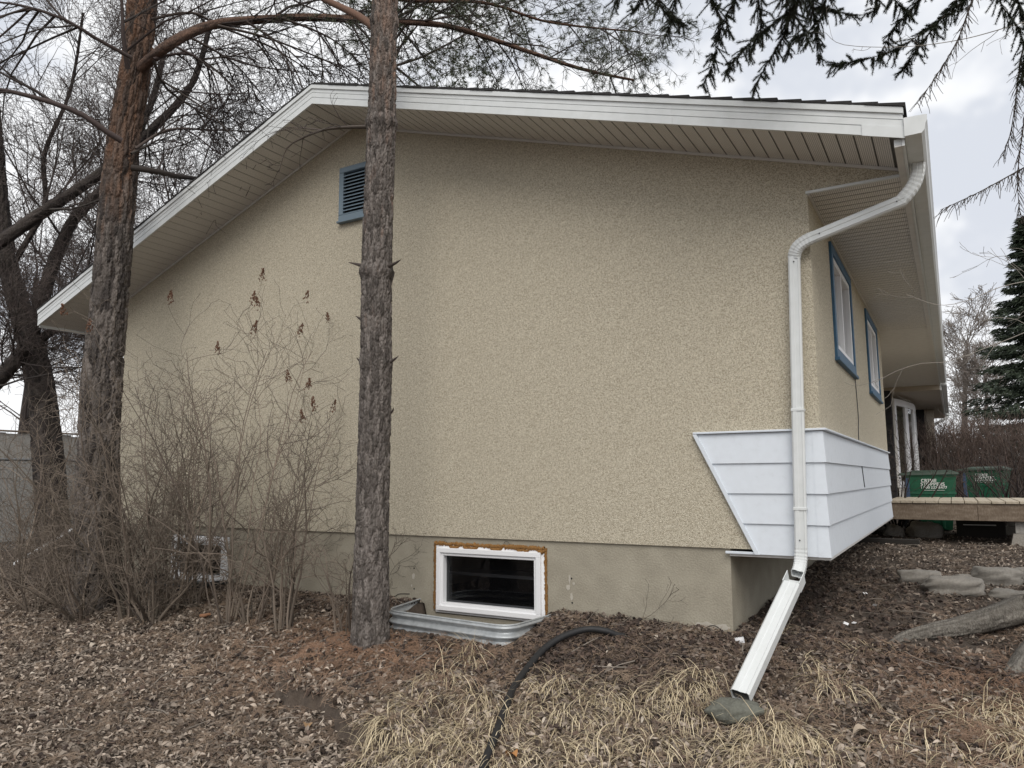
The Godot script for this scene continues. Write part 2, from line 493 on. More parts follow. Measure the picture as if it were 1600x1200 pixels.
func build_house() -> void:
	var house := thing("house", "low bungalow with tan pebble stucco gable, white fascia and blue window trim", "house", Vector3.ZERO)
	# gable wall with the eave returns
	var k := MB.new()
	k.prism(PackedVector2Array([Vector2(XL, YF), Vector2(XC, YF), Vector2(XC, SY), Vector2(-0.16, SY), Vector2(-0.16, soff(-0.16) + 0.01), Vector2(AX, AY + 0.01), Vector2(-9.92, soff(-9.92) + 0.01), Vector2(-9.92, 3.57), Vector2(XL, 3.57)]), -0.15, 0.0)
	part("gable_wall", k.mesh(M.stucco), house)
	# front wall of the overhanging room with two openings
	k = MB.new()
	var ze := -6.15
	for b in [[1.062, 2.60, ze, -0.15], [3.60, SY, ze, -0.15], [2.60, 3.60, -1.05, -0.15], [2.60, 3.60, -4.02, -2.49], [2.60, 3.60, ze, -5.50]]:
		k.box(Vector3(XC - 0.15, b[0], b[2]), Vector3(XC, b[1], b[3]))
	k.box(Vector3(-3.0, 1.062, ze - 0.15), Vector3(XC, SY, ze))
	part("front_wall", k.mesh(M.stucco), house)
	k = MB.new()
	k.box(Vector3(XL, YF, -14.0), Vector3(XL + 0.15, 3.9, -0.15))
	k.box(Vector3(XL, YF, -14.15), Vector3(-1.5, 3.9, -14.0))
	k.box(Vector3(-1.65, YF, -13.8), Vector3(-1.5, SY, ze - 0.15))
	part("side_wall", k.mesh(M.stucco), house)
	part("floor", boxm(Vector3(XL + 0.16, 1.0, -13.9), Vector3(XC - 0.16, 1.05, -0.25), M.wood_brown), house)
	part("ceiling", boxm(Vector3(XL + 0.16, 3.7, -13.9), Vector3(XC - 0.16, 3.72, -0.16), M.room), house)
	window_front(house, -1.05, -2.49, 2.60, 3.60)
	window_front(house, -4.02, -5.50, 2.60, 3.60)
	part("wall_cable", wire([Vector3(XC + 0.006, 2.57, -2.47), Vector3(XC + 0.01, 2.2, -2.50), Vector3(XC + 0.006, 1.95, -2.46), Vector3(XC + 0.03, 1.5, -2.48)], 0.004, M.dark_steel), house)

	# foundation
	k = MB.new()
	var zf := -0.02
	for b in [[XL, -7.90, -0.5, YF], [-7.90, -6.93, -0.5, 0.45], [-7.90, -6.93, 0.985, YF], [-6.93, -4.14, -0.5, YF], [-4.14, -3.0, -0.5, 0.40], [-4.14, -3.0, 1.02, YF], [-3.0, XF, -0.5, YF]]:
		k.box(Vector3(b[0], b[2], zf - 0.2), Vector3(b[1], b[3] - 0.001, zf))
	k.box(Vector3(XF - 0.2, -0.5, -13.9), Vector3(XF, 1.049, zf - 0.2))
	k.box(Vector3(XL, -0.5, -13.9), Vector3(XL + 0.2, YF - 0.002, zf - 0.2))
	k.box(Vector3(XL + 0.2, -0.5, -13.9), Vector3(XF - 0.2, YF - 0.002, -13.7))
	var fnd := part("foundation", k.mesh(M.concrete), house)
	# cracked parging at the corner and pale scars
	for q in [[1102, 978, 0.09, 0.035], [1128, 980, 0.06, 0.03]]:
		var c0 := PZ(q[0], q[1], zf + 0.002)
		part("loose_parging", patch(c0, q[2], q[3], 11 + int(q[0]), M.parge_pale), fnd)
	for q in [[890, 905, 0.010, 0.05], [888, 918, 0.02, 0.03], [893, 932, 0.015, 0.035], [896, 912, 0.012, 0.015], [646, 900, 0.018, 0.03], [643, 915, 0.01, 0.014]]:
		part("scar", patch(PZ(q[0], q[1], zf + 0.0025), q[2], q[3], int(q[0] * 3 + q[1]), M.parge_pale), fnd)
	for q in [[893, 904], [894, 942], [647, 888], [647, 920]]:
		part("bolt_hole", patch(PZ(q[0], q[1], zf + 0.003), 0.008, 0.008, 5, M.black), fnd)
	part("crack", wire([PZ(604, 930, zf + 0.002), PZ(616, 932, zf + 0.002), PZ(624, 928, zf + 0.002), PZ(640, 928, zf + 0.002)], 0.0035, M.wood_dark), fnd)
	part("crack", wire([PZ(1076, 985, zf + 0.002), PZ(1090, 978, zf + 0.002), PZ(1103, 979, zf + 0.002), PZ(1118, 978, zf + 0.002), PZ(1130, 988, zf + 0.002)], 0.0035, M.wood_dark), fnd)

	basement_window(house, -4.14, -3.0, 0.40, 1.02, true)
	basement_window(house, -7.90, -6.93, 0.45, 0.985, false)
	part("basement_shelf", boxm(Vector3(-5.0, 0.62, -1.2), Vector3(-2.2, 0.65, -0.9), mat(lin(0.25, 0.25, 0.26), 0.8)), house)
	gable_vent(house)

	# white siding round the overhanging room
	var sd := node("siding", house)
	var ys := [1.0635, 1.2811, 1.498, 1.7177, 1.9276]
	for i in 4:
		var y0: float = ys[i]
		var y1: float = ys[i + 1]
		var fx := func(y: float) -> float: return lerpf(-1.255, -1.682, (y - 1.0635) / 0.864)
		k = MB.new()
		var zt := 0.012
		var zb := 0.027
		k.hexa([Vector3(fx.call(y0), y0 - 0.012, 0.001), Vector3(XC + zb, y0 - 0.012, 0.001), Vector3(XC + zb, y0 - 0.012, zb), Vector3(fx.call(y0), y0 - 0.012, zb), Vector3(fx.call(y1), y1 - 0.002, 0.001), Vector3(XC + zt, y1 - 0.002, 0.001), Vector3(XC + zt, y1 - 0.002, zt), Vector3(fx.call(y1), y1 - 0.002, zt)])
		part("siding_board", k.mesh(M.siding), sd)
		k = MB.new()
		k.hexa([Vector3(XC + 0.001, y0 - 0.012, ze), Vector3(XC + zb, y0 - 0.012, ze), Vector3(XC + zb, y0 - 0.012, -0.001), Vector3(XC + 0.001, y0 - 0.012, -0.001), Vector3(XC + 0.001, y1 - 0.002, ze), Vector3(XC + zt, y1 - 0.002, ze), Vector3(XC + zt, y1 - 0.002, -0.001), Vector3(XC + 0.001, y1 - 0.002, -0.001)])
		part("siding_board", k.mesh(M.siding), sd)
		k = MB.new()
		k.hexa([Vector3(XC - 0.055, y0 - 0.013, zb), Vector3(XC + zb + 0.004, y0 - 0.013, zb), Vector3(XC + zb + 0.004, y0 - 0.013, zb + 0.004), Vector3(XC - 0.055, y0 - 0.013, zb + 0.004), Vector3(XC - 0.055, y1 - 0.004, zt), Vector3(XC + zt + 0.004, y1 - 0.004, zt), Vector3(XC + zt + 0.004, y1 - 0.004, zt + 0.004), Vector3(XC - 0.055, y1 - 0.004, zt + 0.004)])
		k.hexa([Vector3(XC + zb, y0 - 0.013, -0.055), Vector3(XC + zb + 0.004, y0 - 0.013, -0.055), Vector3(XC + zb + 0.004, y0 - 0.013, zb), Vector3(XC + zb, y0 - 0.013, zb), Vector3(XC + zt, y1 - 0.004, -0.055), Vector3(XC + zt + 0.004, y1 - 0.004, -0.055), Vector3(XC + zt + 0.004, y1 - 0.004, zt), Vector3(XC + zt, y1 - 0.004, zt)])
		part("corner_cover", k.mesh(M.siding), sd)
	k = MB.new()
	k.box(Vector3(-1.70, 1.929, 0.001), Vector3(XC + 0.04, 1.945, 0.036), 0.003)
	k.box(Vector3(XC + 0.001, 1.929, ze), Vector3(XC + 0.04, 1.945, -0.0), 0.003)
	part("cap_trim", k.mesh(M.siding), sd)
	k = MB.new()
	k.hexa([Vector3(-1.275, 1.05, 0.001), Vector3(-1.245, 1.05, 0.001), Vector3(-1.245, 1.05, 0.034), Vector3(-1.275, 1.05, 0.034), Vector3(-1.702, 1.928, 0.001), Vector3(-1.672, 1.928, 0.001), Vector3(-1.672, 1.928, 0.034), Vector3(-1.702, 1.928, 0.034)])
	part("edge_trim", k.mesh(M.siding), sd)
	part("bottom_trim", boxm(Vector3(-1.49, 1.048, 0.002), Vector3(-1.262, 1.066, 0.024), M.siding, 0.002), sd)
	part("underside", boxm(Vector3(XF + 0.002, 1.03, ze), Vector3(XC + 0.02, 1.049, 0.0), M.soffit_plain), sd)

	build_eaves(house)
	build_downspout(house)
	build_far_wing(house)

func wire(pts: Array, r: float, m: Material) -> ArrayMesh:
	var k := MB.new()
	var cv := Curve3D.new()
	for i in pts.size():
		var t: Vector3 = (pts[mini(i + 1, pts.size() - 1)] - pts[maxi(i - 1, 0)]) / 6.0
		cv.add_point(pts[i], -t, t)
	cv.bake_interval = maxf(r * 2.5, 0.02)
	var b := cv.get_baked_points()
	var rr := PackedFloat32Array()
	rr.resize(b.size()); rr.fill(r)
	k.tube(b, rr, 6, true)
	return k.mesh(m)
func patch(c0: Vector3, w: float, h: float, seed_: int, m: Material) -> ArrayMesh:
	var q := RandomNumberGenerator.new()
	q.seed = seed_
	var poly := PackedVector2Array()
	var nn := 13
	for i in nn:
		var a := TAU * i / nn
		var r := q.randf_range(0.6, 1.1)
		poly.append(Vector2(c0.x + cos(a) * w * r, c0.y + sin(a) * h * r))
	var k := MB.new()
	k.prism(poly, c0.z - 0.001, c0.z)
	return k.mesh(m)

func basement_window(house: Node3D, x0: float, x1: float, y0: float, y1: float, foam: bool) -> void:
	var w := node("basement_window", house)
	var fr := MB.new()
	var a := 0.032
	# nailing flange, raised frame, sash
	for s in [[0.010, 0.042, -0.05, -0.006], [0.036, 0.078, -0.08, 0.026], [0.076, 0.104, -0.09, 0.010]]:
		var i: float = s[0]
		var o: float = s[1]
		fr.box(Vector3(x0 + i, y1 - o, s[2]), Vector3(x1 - i, y1 - i, s[3]), 0.003)
		fr.box(Vector3(x0 + i, y0 + i, s[2]), Vector3(x1 - i, y0 + o, s[3]), 0.003)
		fr.box(Vector3(x0 + i, y0 + o, s[2]), Vector3(x0 + o, y1 - o, s[3]), 0.003)
		fr.box(Vector3(x1 - o, y0 + o, s[2]), Vector3(x1 - i, y1 - o, s[3]), 0.003)
	part("frame", fr.mesh(M.vinyl), w)
	var g := MB.new()
	g.quad(Vector3(x0 + 0.1, y0 + 0.1, -0.06), Vector3(x1 - 0.1, y0 + 0.1, -0.06), Vector3(x1 - 0.1, y1 - 0.1, -0.06), Vector3(x0 + 0.1, y1 - 0.1, -0.06), Vector3(0, 0, 1))
	part("pane", g.mesh(M.glass), w)
	var gk := MB.new()
	for b in [[x0 + 0.1035, x1 - 0.1035, y0 + 0.1035, y0 + 0.122], [x0 + 0.1035, x1 - 0.1035, y1 - 0.114, y1 - 0.1035], [x0 + 0.1035, x0 + 0.122, y0 + 0.122, y1 - 0.114], [x1 - 0.114, x1 - 0.1035, y0 + 0.122, y1 - 0.114]]:
		gk.box(Vector3(b[0], b[2], -0.058), Vector3(b[1], b[3], -0.045))
	part("gasket", gk.mesh(M.dark_steel), w)
	if foam:
		part("foam_bead", lumpy_strip(Vector3(x0 + 0.0, y1 - 0.004, -0.012), Vector3(x1, y1 - 0.004, -0.012), 0.019, 4).mesh(M.foam), w)
		part("foam_bead", lumpy_strip(Vector3(x0 + 0.004, y0 + 0.03, -0.016), Vector3(x0 + 0.004, y1, -0.012), 0.016, 7).mesh(M.foam), w)
		part("foam_bead", lumpy_strip(Vector3(x1 - 0.002, y0 + 0.03, -0.016), Vector3(x1 - 0.002, y1, -0.012), 0.013, 9).mesh(M.foam), w)
		var q := RandomNumberGenerator.new()
		q.seed = 5
		for i in 16:
			var drip := MB.new()
			var x := lerpf(x0 + 0.05, x1 - 0.03, q.randf())
			var r := q.randf_range(0.010, 0.02)
			drip.tube(PackedVector3Array([Vector3(x - r * 2.0, y1 - 0.018, -0.006), Vector3(x, y1 - 0.026 - r * 0.5, -0.002), Vector3(x + r * 2.0, y1 - 0.018, -0.006)]), PackedFloat32Array([r * 0.4, r, r * 0.4]), 7, true)
			part("foam_drip", drip.mesh(M.foam), w)
		for q2 in [[696, 846, 0.02], [792, 848, 0.035]]:
			var c0 := PZ(q2[0], q2[1], -0.008)
			var r2: float = q2[2]
			part("loose_wire", wire([c0 + Vector3(-r2, -r2 * 0.6, 0), c0 + Vector3(-r2 * 0.5, r2 * 0.2, 0.006), c0 + Vector3(r2 * 0.3, r2 * 0.3, 0.01), c0 + Vector3(r2, -r2 * 0.5, 0)], 0.002, M.dark_steel), w)

func gable_vent(house: Node3D) -> void:
	var w := node("gable_vent", house)
	var x0 := -5.385
	var x1 := -4.93
	var y0 := 4.28
	var y1 := 4.86
	var fr := MB.new()
	var t := 0.06
	fr.box(Vector3(x0, y0, 0.001), Vector3(x1, y0 + t, 0.045), 0.005)
	fr.box(Vector3(x0, y1 - t, 0.001), Vector3(x1, y1, 0.045), 0.005)
	fr.box(Vector3(x0, y0 + t, 0.001), Vector3(x0 + t, y1 - t, 0.045), 0.005)
	fr.box(Vector3(x1 - t, y0 + t, 0.001), Vector3(x1, y1 - t, 0.045), 0.005)
	fr.box(Vector3(x0 - 0.012, y0 - 0.022, 0.001), Vector3(x1 + 0.012, y0 - 0.001, 0.06), 0.004)
	part("frame", fr.mesh(M.vent_blue), w)
	part("backing", boxm(Vector3(x0 + t, y0 + t, 0.001), Vector3(x1 - t, y1 - t, 0.004), M.black), w)
	var sl := MB.new()
	sl.hexa([Vector3(x0 + t, 0, 0.044), Vector3(x1 - t, 0, 0.044), Vector3(x1 - t, 0.03, 0.006), Vector3(x0 + t, 0.03, 0.006), Vector3(x0 + t, 0.006, 0.044), Vector3(x1 - t, 0.006, 0.044), Vector3(x1 - t, 0.036, 0.006), Vector3(x0 + t, 0.036, 0.006)])
	var sm_ := sl.mesh(M.vent_blue)
	for i in 12: part("slat", sm_, w, Vector3(0, y0 + t + 0.0375 * i, 0))

func rake_piece(x0: float, x1: float, lo: float, hi: float, z0: float, z1: float) -> MB:
	var k := MB.new()
	k.hexa([Vector3(x0, soff(x0) + lo, z0), Vector3(x1, soff(x1) + lo, z0), Vector3(x1, soff(x1) + lo, z1), Vector3(x0, soff(x0) + lo, z1), Vector3(x0, soff(x0) + hi, z0), Vector3(x1, soff(x1) + hi, z0), Vector3(x1, soff(x1) + hi, z1), Vector3(x0, soff(x0) + hi, z1)])
	return k
func build_eaves(house: Node3D) -> void:
	var zo := 0.6
	# rake fascia in bent sheet lengths
	var fa := node("fascia", house)
	for s in [[WX, -7.6], [-7.602, AX], [AX, -3.42], [-3.419, -1.6], [-1.599, EX]]:
		var k := rake_piece(s[0], s[1], -0.012, 0.050, zo - 0.02, zo)
		for q in [[0.050, 0.056, -0.004], [0.056, 0.10, 0.0015], [0.10, 0.106, -0.003], [0.106, 0.143, 0.002]]:
			var k2 := rake_piece(s[0], s[1], q[0], q[1], zo - 0.02, zo + q[2])
			for i in k2.ix.size(): k.ix.append(k2.ix[i] + k.v.size())
			k.v.append_array(k2.v); k.n.append_array(k2.n); k.c.append_array(k2.c); k.uv.append_array(k2.uv)
		part("fascia_length", k.mesh(M.white_metal), fa)
	for s in [[WX, AX], [AX, -2.30], [-2.299, EX + 0.005]]:
		part("drip_edge", rake_piece(s[0], s[1], 0.143, 0.183, zo - 0.02, zo + 0.014).mesh(M.white_metal), fa)
	# end return over the gutter
	part("fascia_return", rake_piece(-0.36, EX + 0.003, -0.018, 0.055, zo + 0.001, zo + 0.006).mesh(M.white_metal), fa)
	part("front_fascia", boxm(Vector3(EX - 0.016, 3.655, -13.8), Vector3(EX, 3.80, zo - 0.021), M.white_metal), fa)
	part("rear_fascia", boxm(Vector3(WX, 3.55, -14.0), Vector3(WX + 0.016, 3.72, zo - 0.021), M.white_metal), fa)
	# perforated soffit strips under the rake
	var so := node("gable_soffit", house)
	for side in [1, -1]:
		var sl := -0.3125 if side > 0 else 0.366
		var pw := 0.0945
		var k := MB.new()
		k.hexa([Vector3(0, 0, 0.0), Vector3(0, 0, zo - 0.022), Vector3(pw, sl * pw, zo - 0.022), Vector3(pw, sl * pw, 0.0), Vector3(0, 0.008, 0.0), Vector3(0, 0.008, zo - 0.022), Vector3(pw, sl * pw + 0.008, zo - 0.022), Vector3(pw, sl * pw + 0.008, 0.0)])
		var m := k.mesh(M.soffit)
		var x := AX if side > 0 else AX - pw - 0.01
		while x > WX and x < EX - 0.11:
			part("soffit_strip", m, so, Vector3(x, soff(x), 0.0))
			x += (pw + 0.0105) * side
	var bk := MB.new()
	for s in [[WX, AX], [AX, EX - 0.02]]:
		bk.quad(Vector3(s[0], soff(s[0]) + 0.0055, 0.0), Vector3(s[1], soff(s[1]) + 0.0055, 0.0), Vector3(s[1], soff(s[1]) + 0.0055, zo - 0.022), Vector3(s[0], soff(s[0]) + 0.0055, zo - 0.022), Vector3(0, -1, 0))
	part("groove_back", bk.mesh(M.groove), so)
	for s in [[WX + 0.05, AX], [AX, EX - 0.03]]:
		part("wall_channel", rake_piece(s[0], s[1], -0.022, -0.001, 0.001, 0.016).mesh(M.soffit_plain), so)
	# level soffit along the front
	var sf := node("front_soffit", house)
	var k3 := MB.new()
	var fw := 0.089
	k3.hexa([Vector3(0, 0, 0), Vector3(EX - 0.017 - XC, 0, 0), Vector3(EX - 0.017 - XC, 0, -fw), Vector3(0, 0, -fw), Vector3(0, 0.008, 0), Vector3(EX - 0.017 - XC, 0.008, 0), Vector3(EX - 0.017 - XC, 0.008, -fw), Vector3(0, 0.008, -fw)])
	var fm := k3.mesh(M.soffit)
	for i in 58: part("soffit_strip", fm, sf, Vector3(XC, SY - 0.01, -0.01 - i * 0.105))
	bk = MB.new()
	bk.quad(Vector3(XC, SY - 0.0072, 0), Vector3(EX - 0.017, SY - 0.0072, 0), Vector3(EX - 0.017, SY - 0.0072, -6.1), Vector3(XC, SY - 0.0072, -6.1), Vector3(0, -1, 0))
	part("groove_back", bk.mesh(M.groove), sf)
	part("soffit_sheet", boxm(Vector3(-1.5, SY - 0.01, -13.8), Vector3(EX - 0.017, SY, -6.1), M.soffit_plain), sf)
	part("end_channel", boxm(Vector3(XC - 0.01, SY - 0.018, 0.001), Vector3(EX - 0.017, SY + 0.004, 0.022), M.white_metal, 0.003), sf)
	part("wall_channel", boxm(Vector3(XC + 0.001, SY - 0.024, -6.1), Vector3(XC + 0.016, SY - 0.011, -0.0), M.soffit_plain), sf)
	part("fascia_channel", boxm(Vector3(EX - 0.06, SY - 0.022, -13.8), Vector3(EX - 0.017, SY - 0.011, zo - 0.03), M.soffit_plain), sf)
	part("box_end", boxm(Vector3(EX - 0.06, SY - 0.010, 0.023), Vector3(EX - 0.017, soff(EX) - 0.002, zo - 0.03), M.white_metal), sf)
	part("rear_soffit", boxm(Vector3(WX + 0.017, 3.56, -14.0), Vector3(XL, 3.57, 0.0), M.soffit_plain), sf)
	# roof: deck and shingle courses
	var rf := node("roof", house)
	for s in [[WX, AX], [AX, EX]]:
		var k4 := MB.new()
		k4.hexa([Vector3(s[0], soff(s[0]) + 0.168, -14.3), Vector3(s[1], soff(s[1]) + 0.168, -14.3), Vector3(s[1], soff(s[1]) + 0.168, zo - 0.021), Vector3(s[0], soff(s[0]) + 0.168, zo - 0.021), Vector3(s[0], soff(s[0]) + 0.184, -14.3), Vector3(s[1], soff(s[1]) + 0.184, -14.3), Vector3(s[1], soff(s[1]) + 0.184, zo - 0.021), Vector3(s[0], soff(s[0]) + 0.184, zo - 0.021)])
		part("roof_deck", k4.mesh(M.wood_dark), rf)
	for side in [1, -1]:
		var nn := 34
		var e := EX + 0.02 if side > 0 else WX - 0.02
		for i in nn:
			# each course laps the one below it; lower edge thick
			var a := lerpf(e, AX, float(i) / nn)
			var b := lerpf(e, AX, minf(1.0, float(i + 1.5) / nn))
			var j := R(-0.005, 0.005)
			var k5 := MB.new()
			var z1 := zo + 0.02 + j
			var ya := soff(clampf(a, WX, EX)) + 0.186 - (0.006 if i == 0 else 0.0)
			var yb := soff(b) + 0.186
			k5.hexa([Vector3(a, ya, -14.3), Vector3(b, yb, -14.3), Vector3(b, yb, z1), Vector3(a, ya, z1), Vector3(a, ya + 0.026, -14.3), Vector3(b, yb + 0.006, -14.3), Vector3(b, yb + 0.006, z1), Vector3(a, ya + 0.026, z1)])
			part("shingle_course", k5.mesh(M.shingle), rf)
	# gutter
	var gu := node("gutter", house)
	var outer := [Vector2(-0.123, 3.82), Vector2(-0.123, 3.70), Vector2(-0.03, 3.70), Vector2(-0.012, 3.72), Vector2(-0.006, 3.755), Vector2(0.006, 3.78), Vector2(0.006, 3.812), Vector2(-0.006, 3.815)]
	var prof := PackedVector2Array(outer)
	prof.append_array([Vector2(-0.006, 3.81), Vector2(0.002, 3.808), Vector2(0.002, 3.782), Vector2(-0.010, 3.757), Vector2(-0.016, 3.722), Vector2(-0.032, 3.704), Vector2(-0.119, 3.704), Vector2(-0.119, 3.82)])
	var k6 := MB.new()
	k6.prism(prof, -13.8, zo + 0.01)
	part("trough", k6.mesh(M.white_metal), gu)
	k6 = MB.new()
	k6.prism(PackedVector2Array(outer), zo + 0.011, zo + 0.015)
	part("end_cap", k6.mesh(M.white_metal), gu)

func pipe_profile(w: float, d: float) -> PackedVector2Array:
	var p := PackedVector2Array()
	var b := 0.012
	var r := 0.004
	for s in [[1, 1], [-1, 1], [-1, -1], [1, -1]]:
		var sx: float = s[0]
		var sy: float = s[1]
		var c1 := Vector2(sx * (w / 2 - b), sy * d / 2)
		var c2 := Vector2(sx * w / 2, sy * (d / 2 - b))
		if s in [[1, 1], [-1, -1]]: p.append(c2); p.append(c1)
		else: p.append(c1); p.append(c2)
		if s in [[1, 1], [-1, -1]]:
			# ribs pressed into the broad faces
			for t in [0.42, 0.36, -0.02, -0.08]:
				p.append(Vector2(sx * w * t * 0.9, sy * (d / 2 - (r if t in [0.36, -0.02] else 0.0))))
	return p
func build_downspout(house: Node3D) -> void:
	var ds := node("downspout", house)
	var pr := pipe_profile(0.083, 0.062)
	var top := Vector3(-0.065, 3.70, 0.10)
	var e1 := PZ(1414, 312, 0.10)
	var e2 := PZ(1268, 372, 0.09)
	var w1 := PZ(1241, 402, 0.055)
	var w2 := PZ(1252, 862, 0.068)
	var ux := Vector3(1, 0, 0)
	var uy := Vector3(0, -1, 0)
	var seg := func(pts: Array, crimp: bool, u0: Vector3, sc := 1.0, prof = null, inn := 0.0) -> ArrayMesh:
		var k := MB.new()
		var s := PackedFloat32Array()
		var b := PackedVector3Array()
		if crimp:
			# smooth bend with pressed folds
			var cv := Curve3D.new()
			cv.add_point(pts[0], Vector3.ZERO, (pts[1] - pts[0]) * 0.75)
			cv.add_point(pts[2], (pts[1] - pts[2]) * 0.75, Vector3.ZERO)
			var nn := 18
			for i in nn + 1:
				b.append(cv.sample(0, float(i) / nn))
				s.append(sc * (1.03 if i % 2 == 0 else 0.965))
		else:
			for q in pts:
				b.append(q); s.append(sc)
		sweep(k, pr if prof == null else prof, b, u0, s, inn)
		return k.mesh(M.white_metal)
	var dir1: Vector3 = (e2 - e1).normalized()
	part("elbow", seg.call([top, top + Vector3(-0.005, -0.13, -0.005), e1 + dir1 * 0.03], true, ux), ds)
	part("pipe", seg.call([e1, e2], false, uy, 0.97), ds)
	part("elbow", seg.call([e2 - dir1 * 0.02, e2 + dir1 * 0.12, w1], true, uy), ds)
	part("pipe", seg.call([w1, w1.lerp(w2, 0.53)], false, ux, 0.97), ds)
	part("pipe", seg.call([w1.lerp(w2, 0.525), w1.lerp(w2, 0.86)], false, ux, 1.0), ds)
	part("pipe", seg.call([w1.lerp(w2, 0.855), w2], false, ux, 0.97), ds)
	for t in [0.53, 0.86]:
		var c0 := w1.lerp(w2, t)
		part("strap", boxm(c0 + Vector3(-0.0435, -0.011, -0.055), c0 + Vector3(0.0435, 0.011, 0.0335), M.white_metal, 0.003), ds)
	for q in [e1 + dir1 * 0.05, e2 - dir1 * 0.06, w1 + Vector3(0, -0.04, 0), w2 + Vector3(0, 0.08, 0)]:
		part("rivet", boxm(q + Vector3(-0.004, -0.004, 0.03), q + Vector3(0.004, 0.004, 0.037), M.dark_steel, 0.001), ds)
	var b0: Vector3 = PZ(1246, 897, 0.15)
	part("elbow", seg.call([w2 + Vector3(0, 0.03, 0), w2 + Vector3(-0.005, -0.10, 0.0), b0], true, ux, 1.0, null, 0.06), ds)
	# hinged extension, open at both ends
	var gnd := G(1158, 1112)
	var a := PZ(1245, 899, 0.17)
	var ext := gnd + Vector3(0, 0.085, 0)
	var k := MB.new()
	var tt := (ext - a).normalized()
	var uu := (Vector3(1, 0, 0) - tt * tt.x).normalized()
	var nu := tt.cross(uu)
	if nu.y < 0.0: nu = -nu
	var ch := MB.new()
	for s in [[uu * 0.0545, uu * 0.0025, nu * 0.042], [uu * -0.0545, uu * 0.0025, nu * 0.042], [nu * -0.041, nu * 0.0025, uu * 0.054]]:
		var c8 := []
		for e in [a + tt * 0.012, a.lerp(ext, 0.105)]:
			for sg in [[-1, -1], [1, -1], [1, 1], [-1, 1]]: c8.append(e + s[0] + s[1] * sg[0] + s[2] * sg[1])
		ch.hexa(c8)
	part("hinge_channel", ch.mesh(M.white_metal), ds)
	sweep(k, pipe_profile(0.112, 0.085), PackedVector3Array([a.lerp(ext, 0.105), ext]), Vector3(1, 0, 0), PackedFloat32Array([1, 1]), 0.06)
	part("extension", k.mesh(M.white_metal), ds)
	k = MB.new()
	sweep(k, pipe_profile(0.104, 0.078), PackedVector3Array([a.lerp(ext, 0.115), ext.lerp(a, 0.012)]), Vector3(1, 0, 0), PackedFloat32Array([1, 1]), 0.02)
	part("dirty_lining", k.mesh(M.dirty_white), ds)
	spout_end = ext

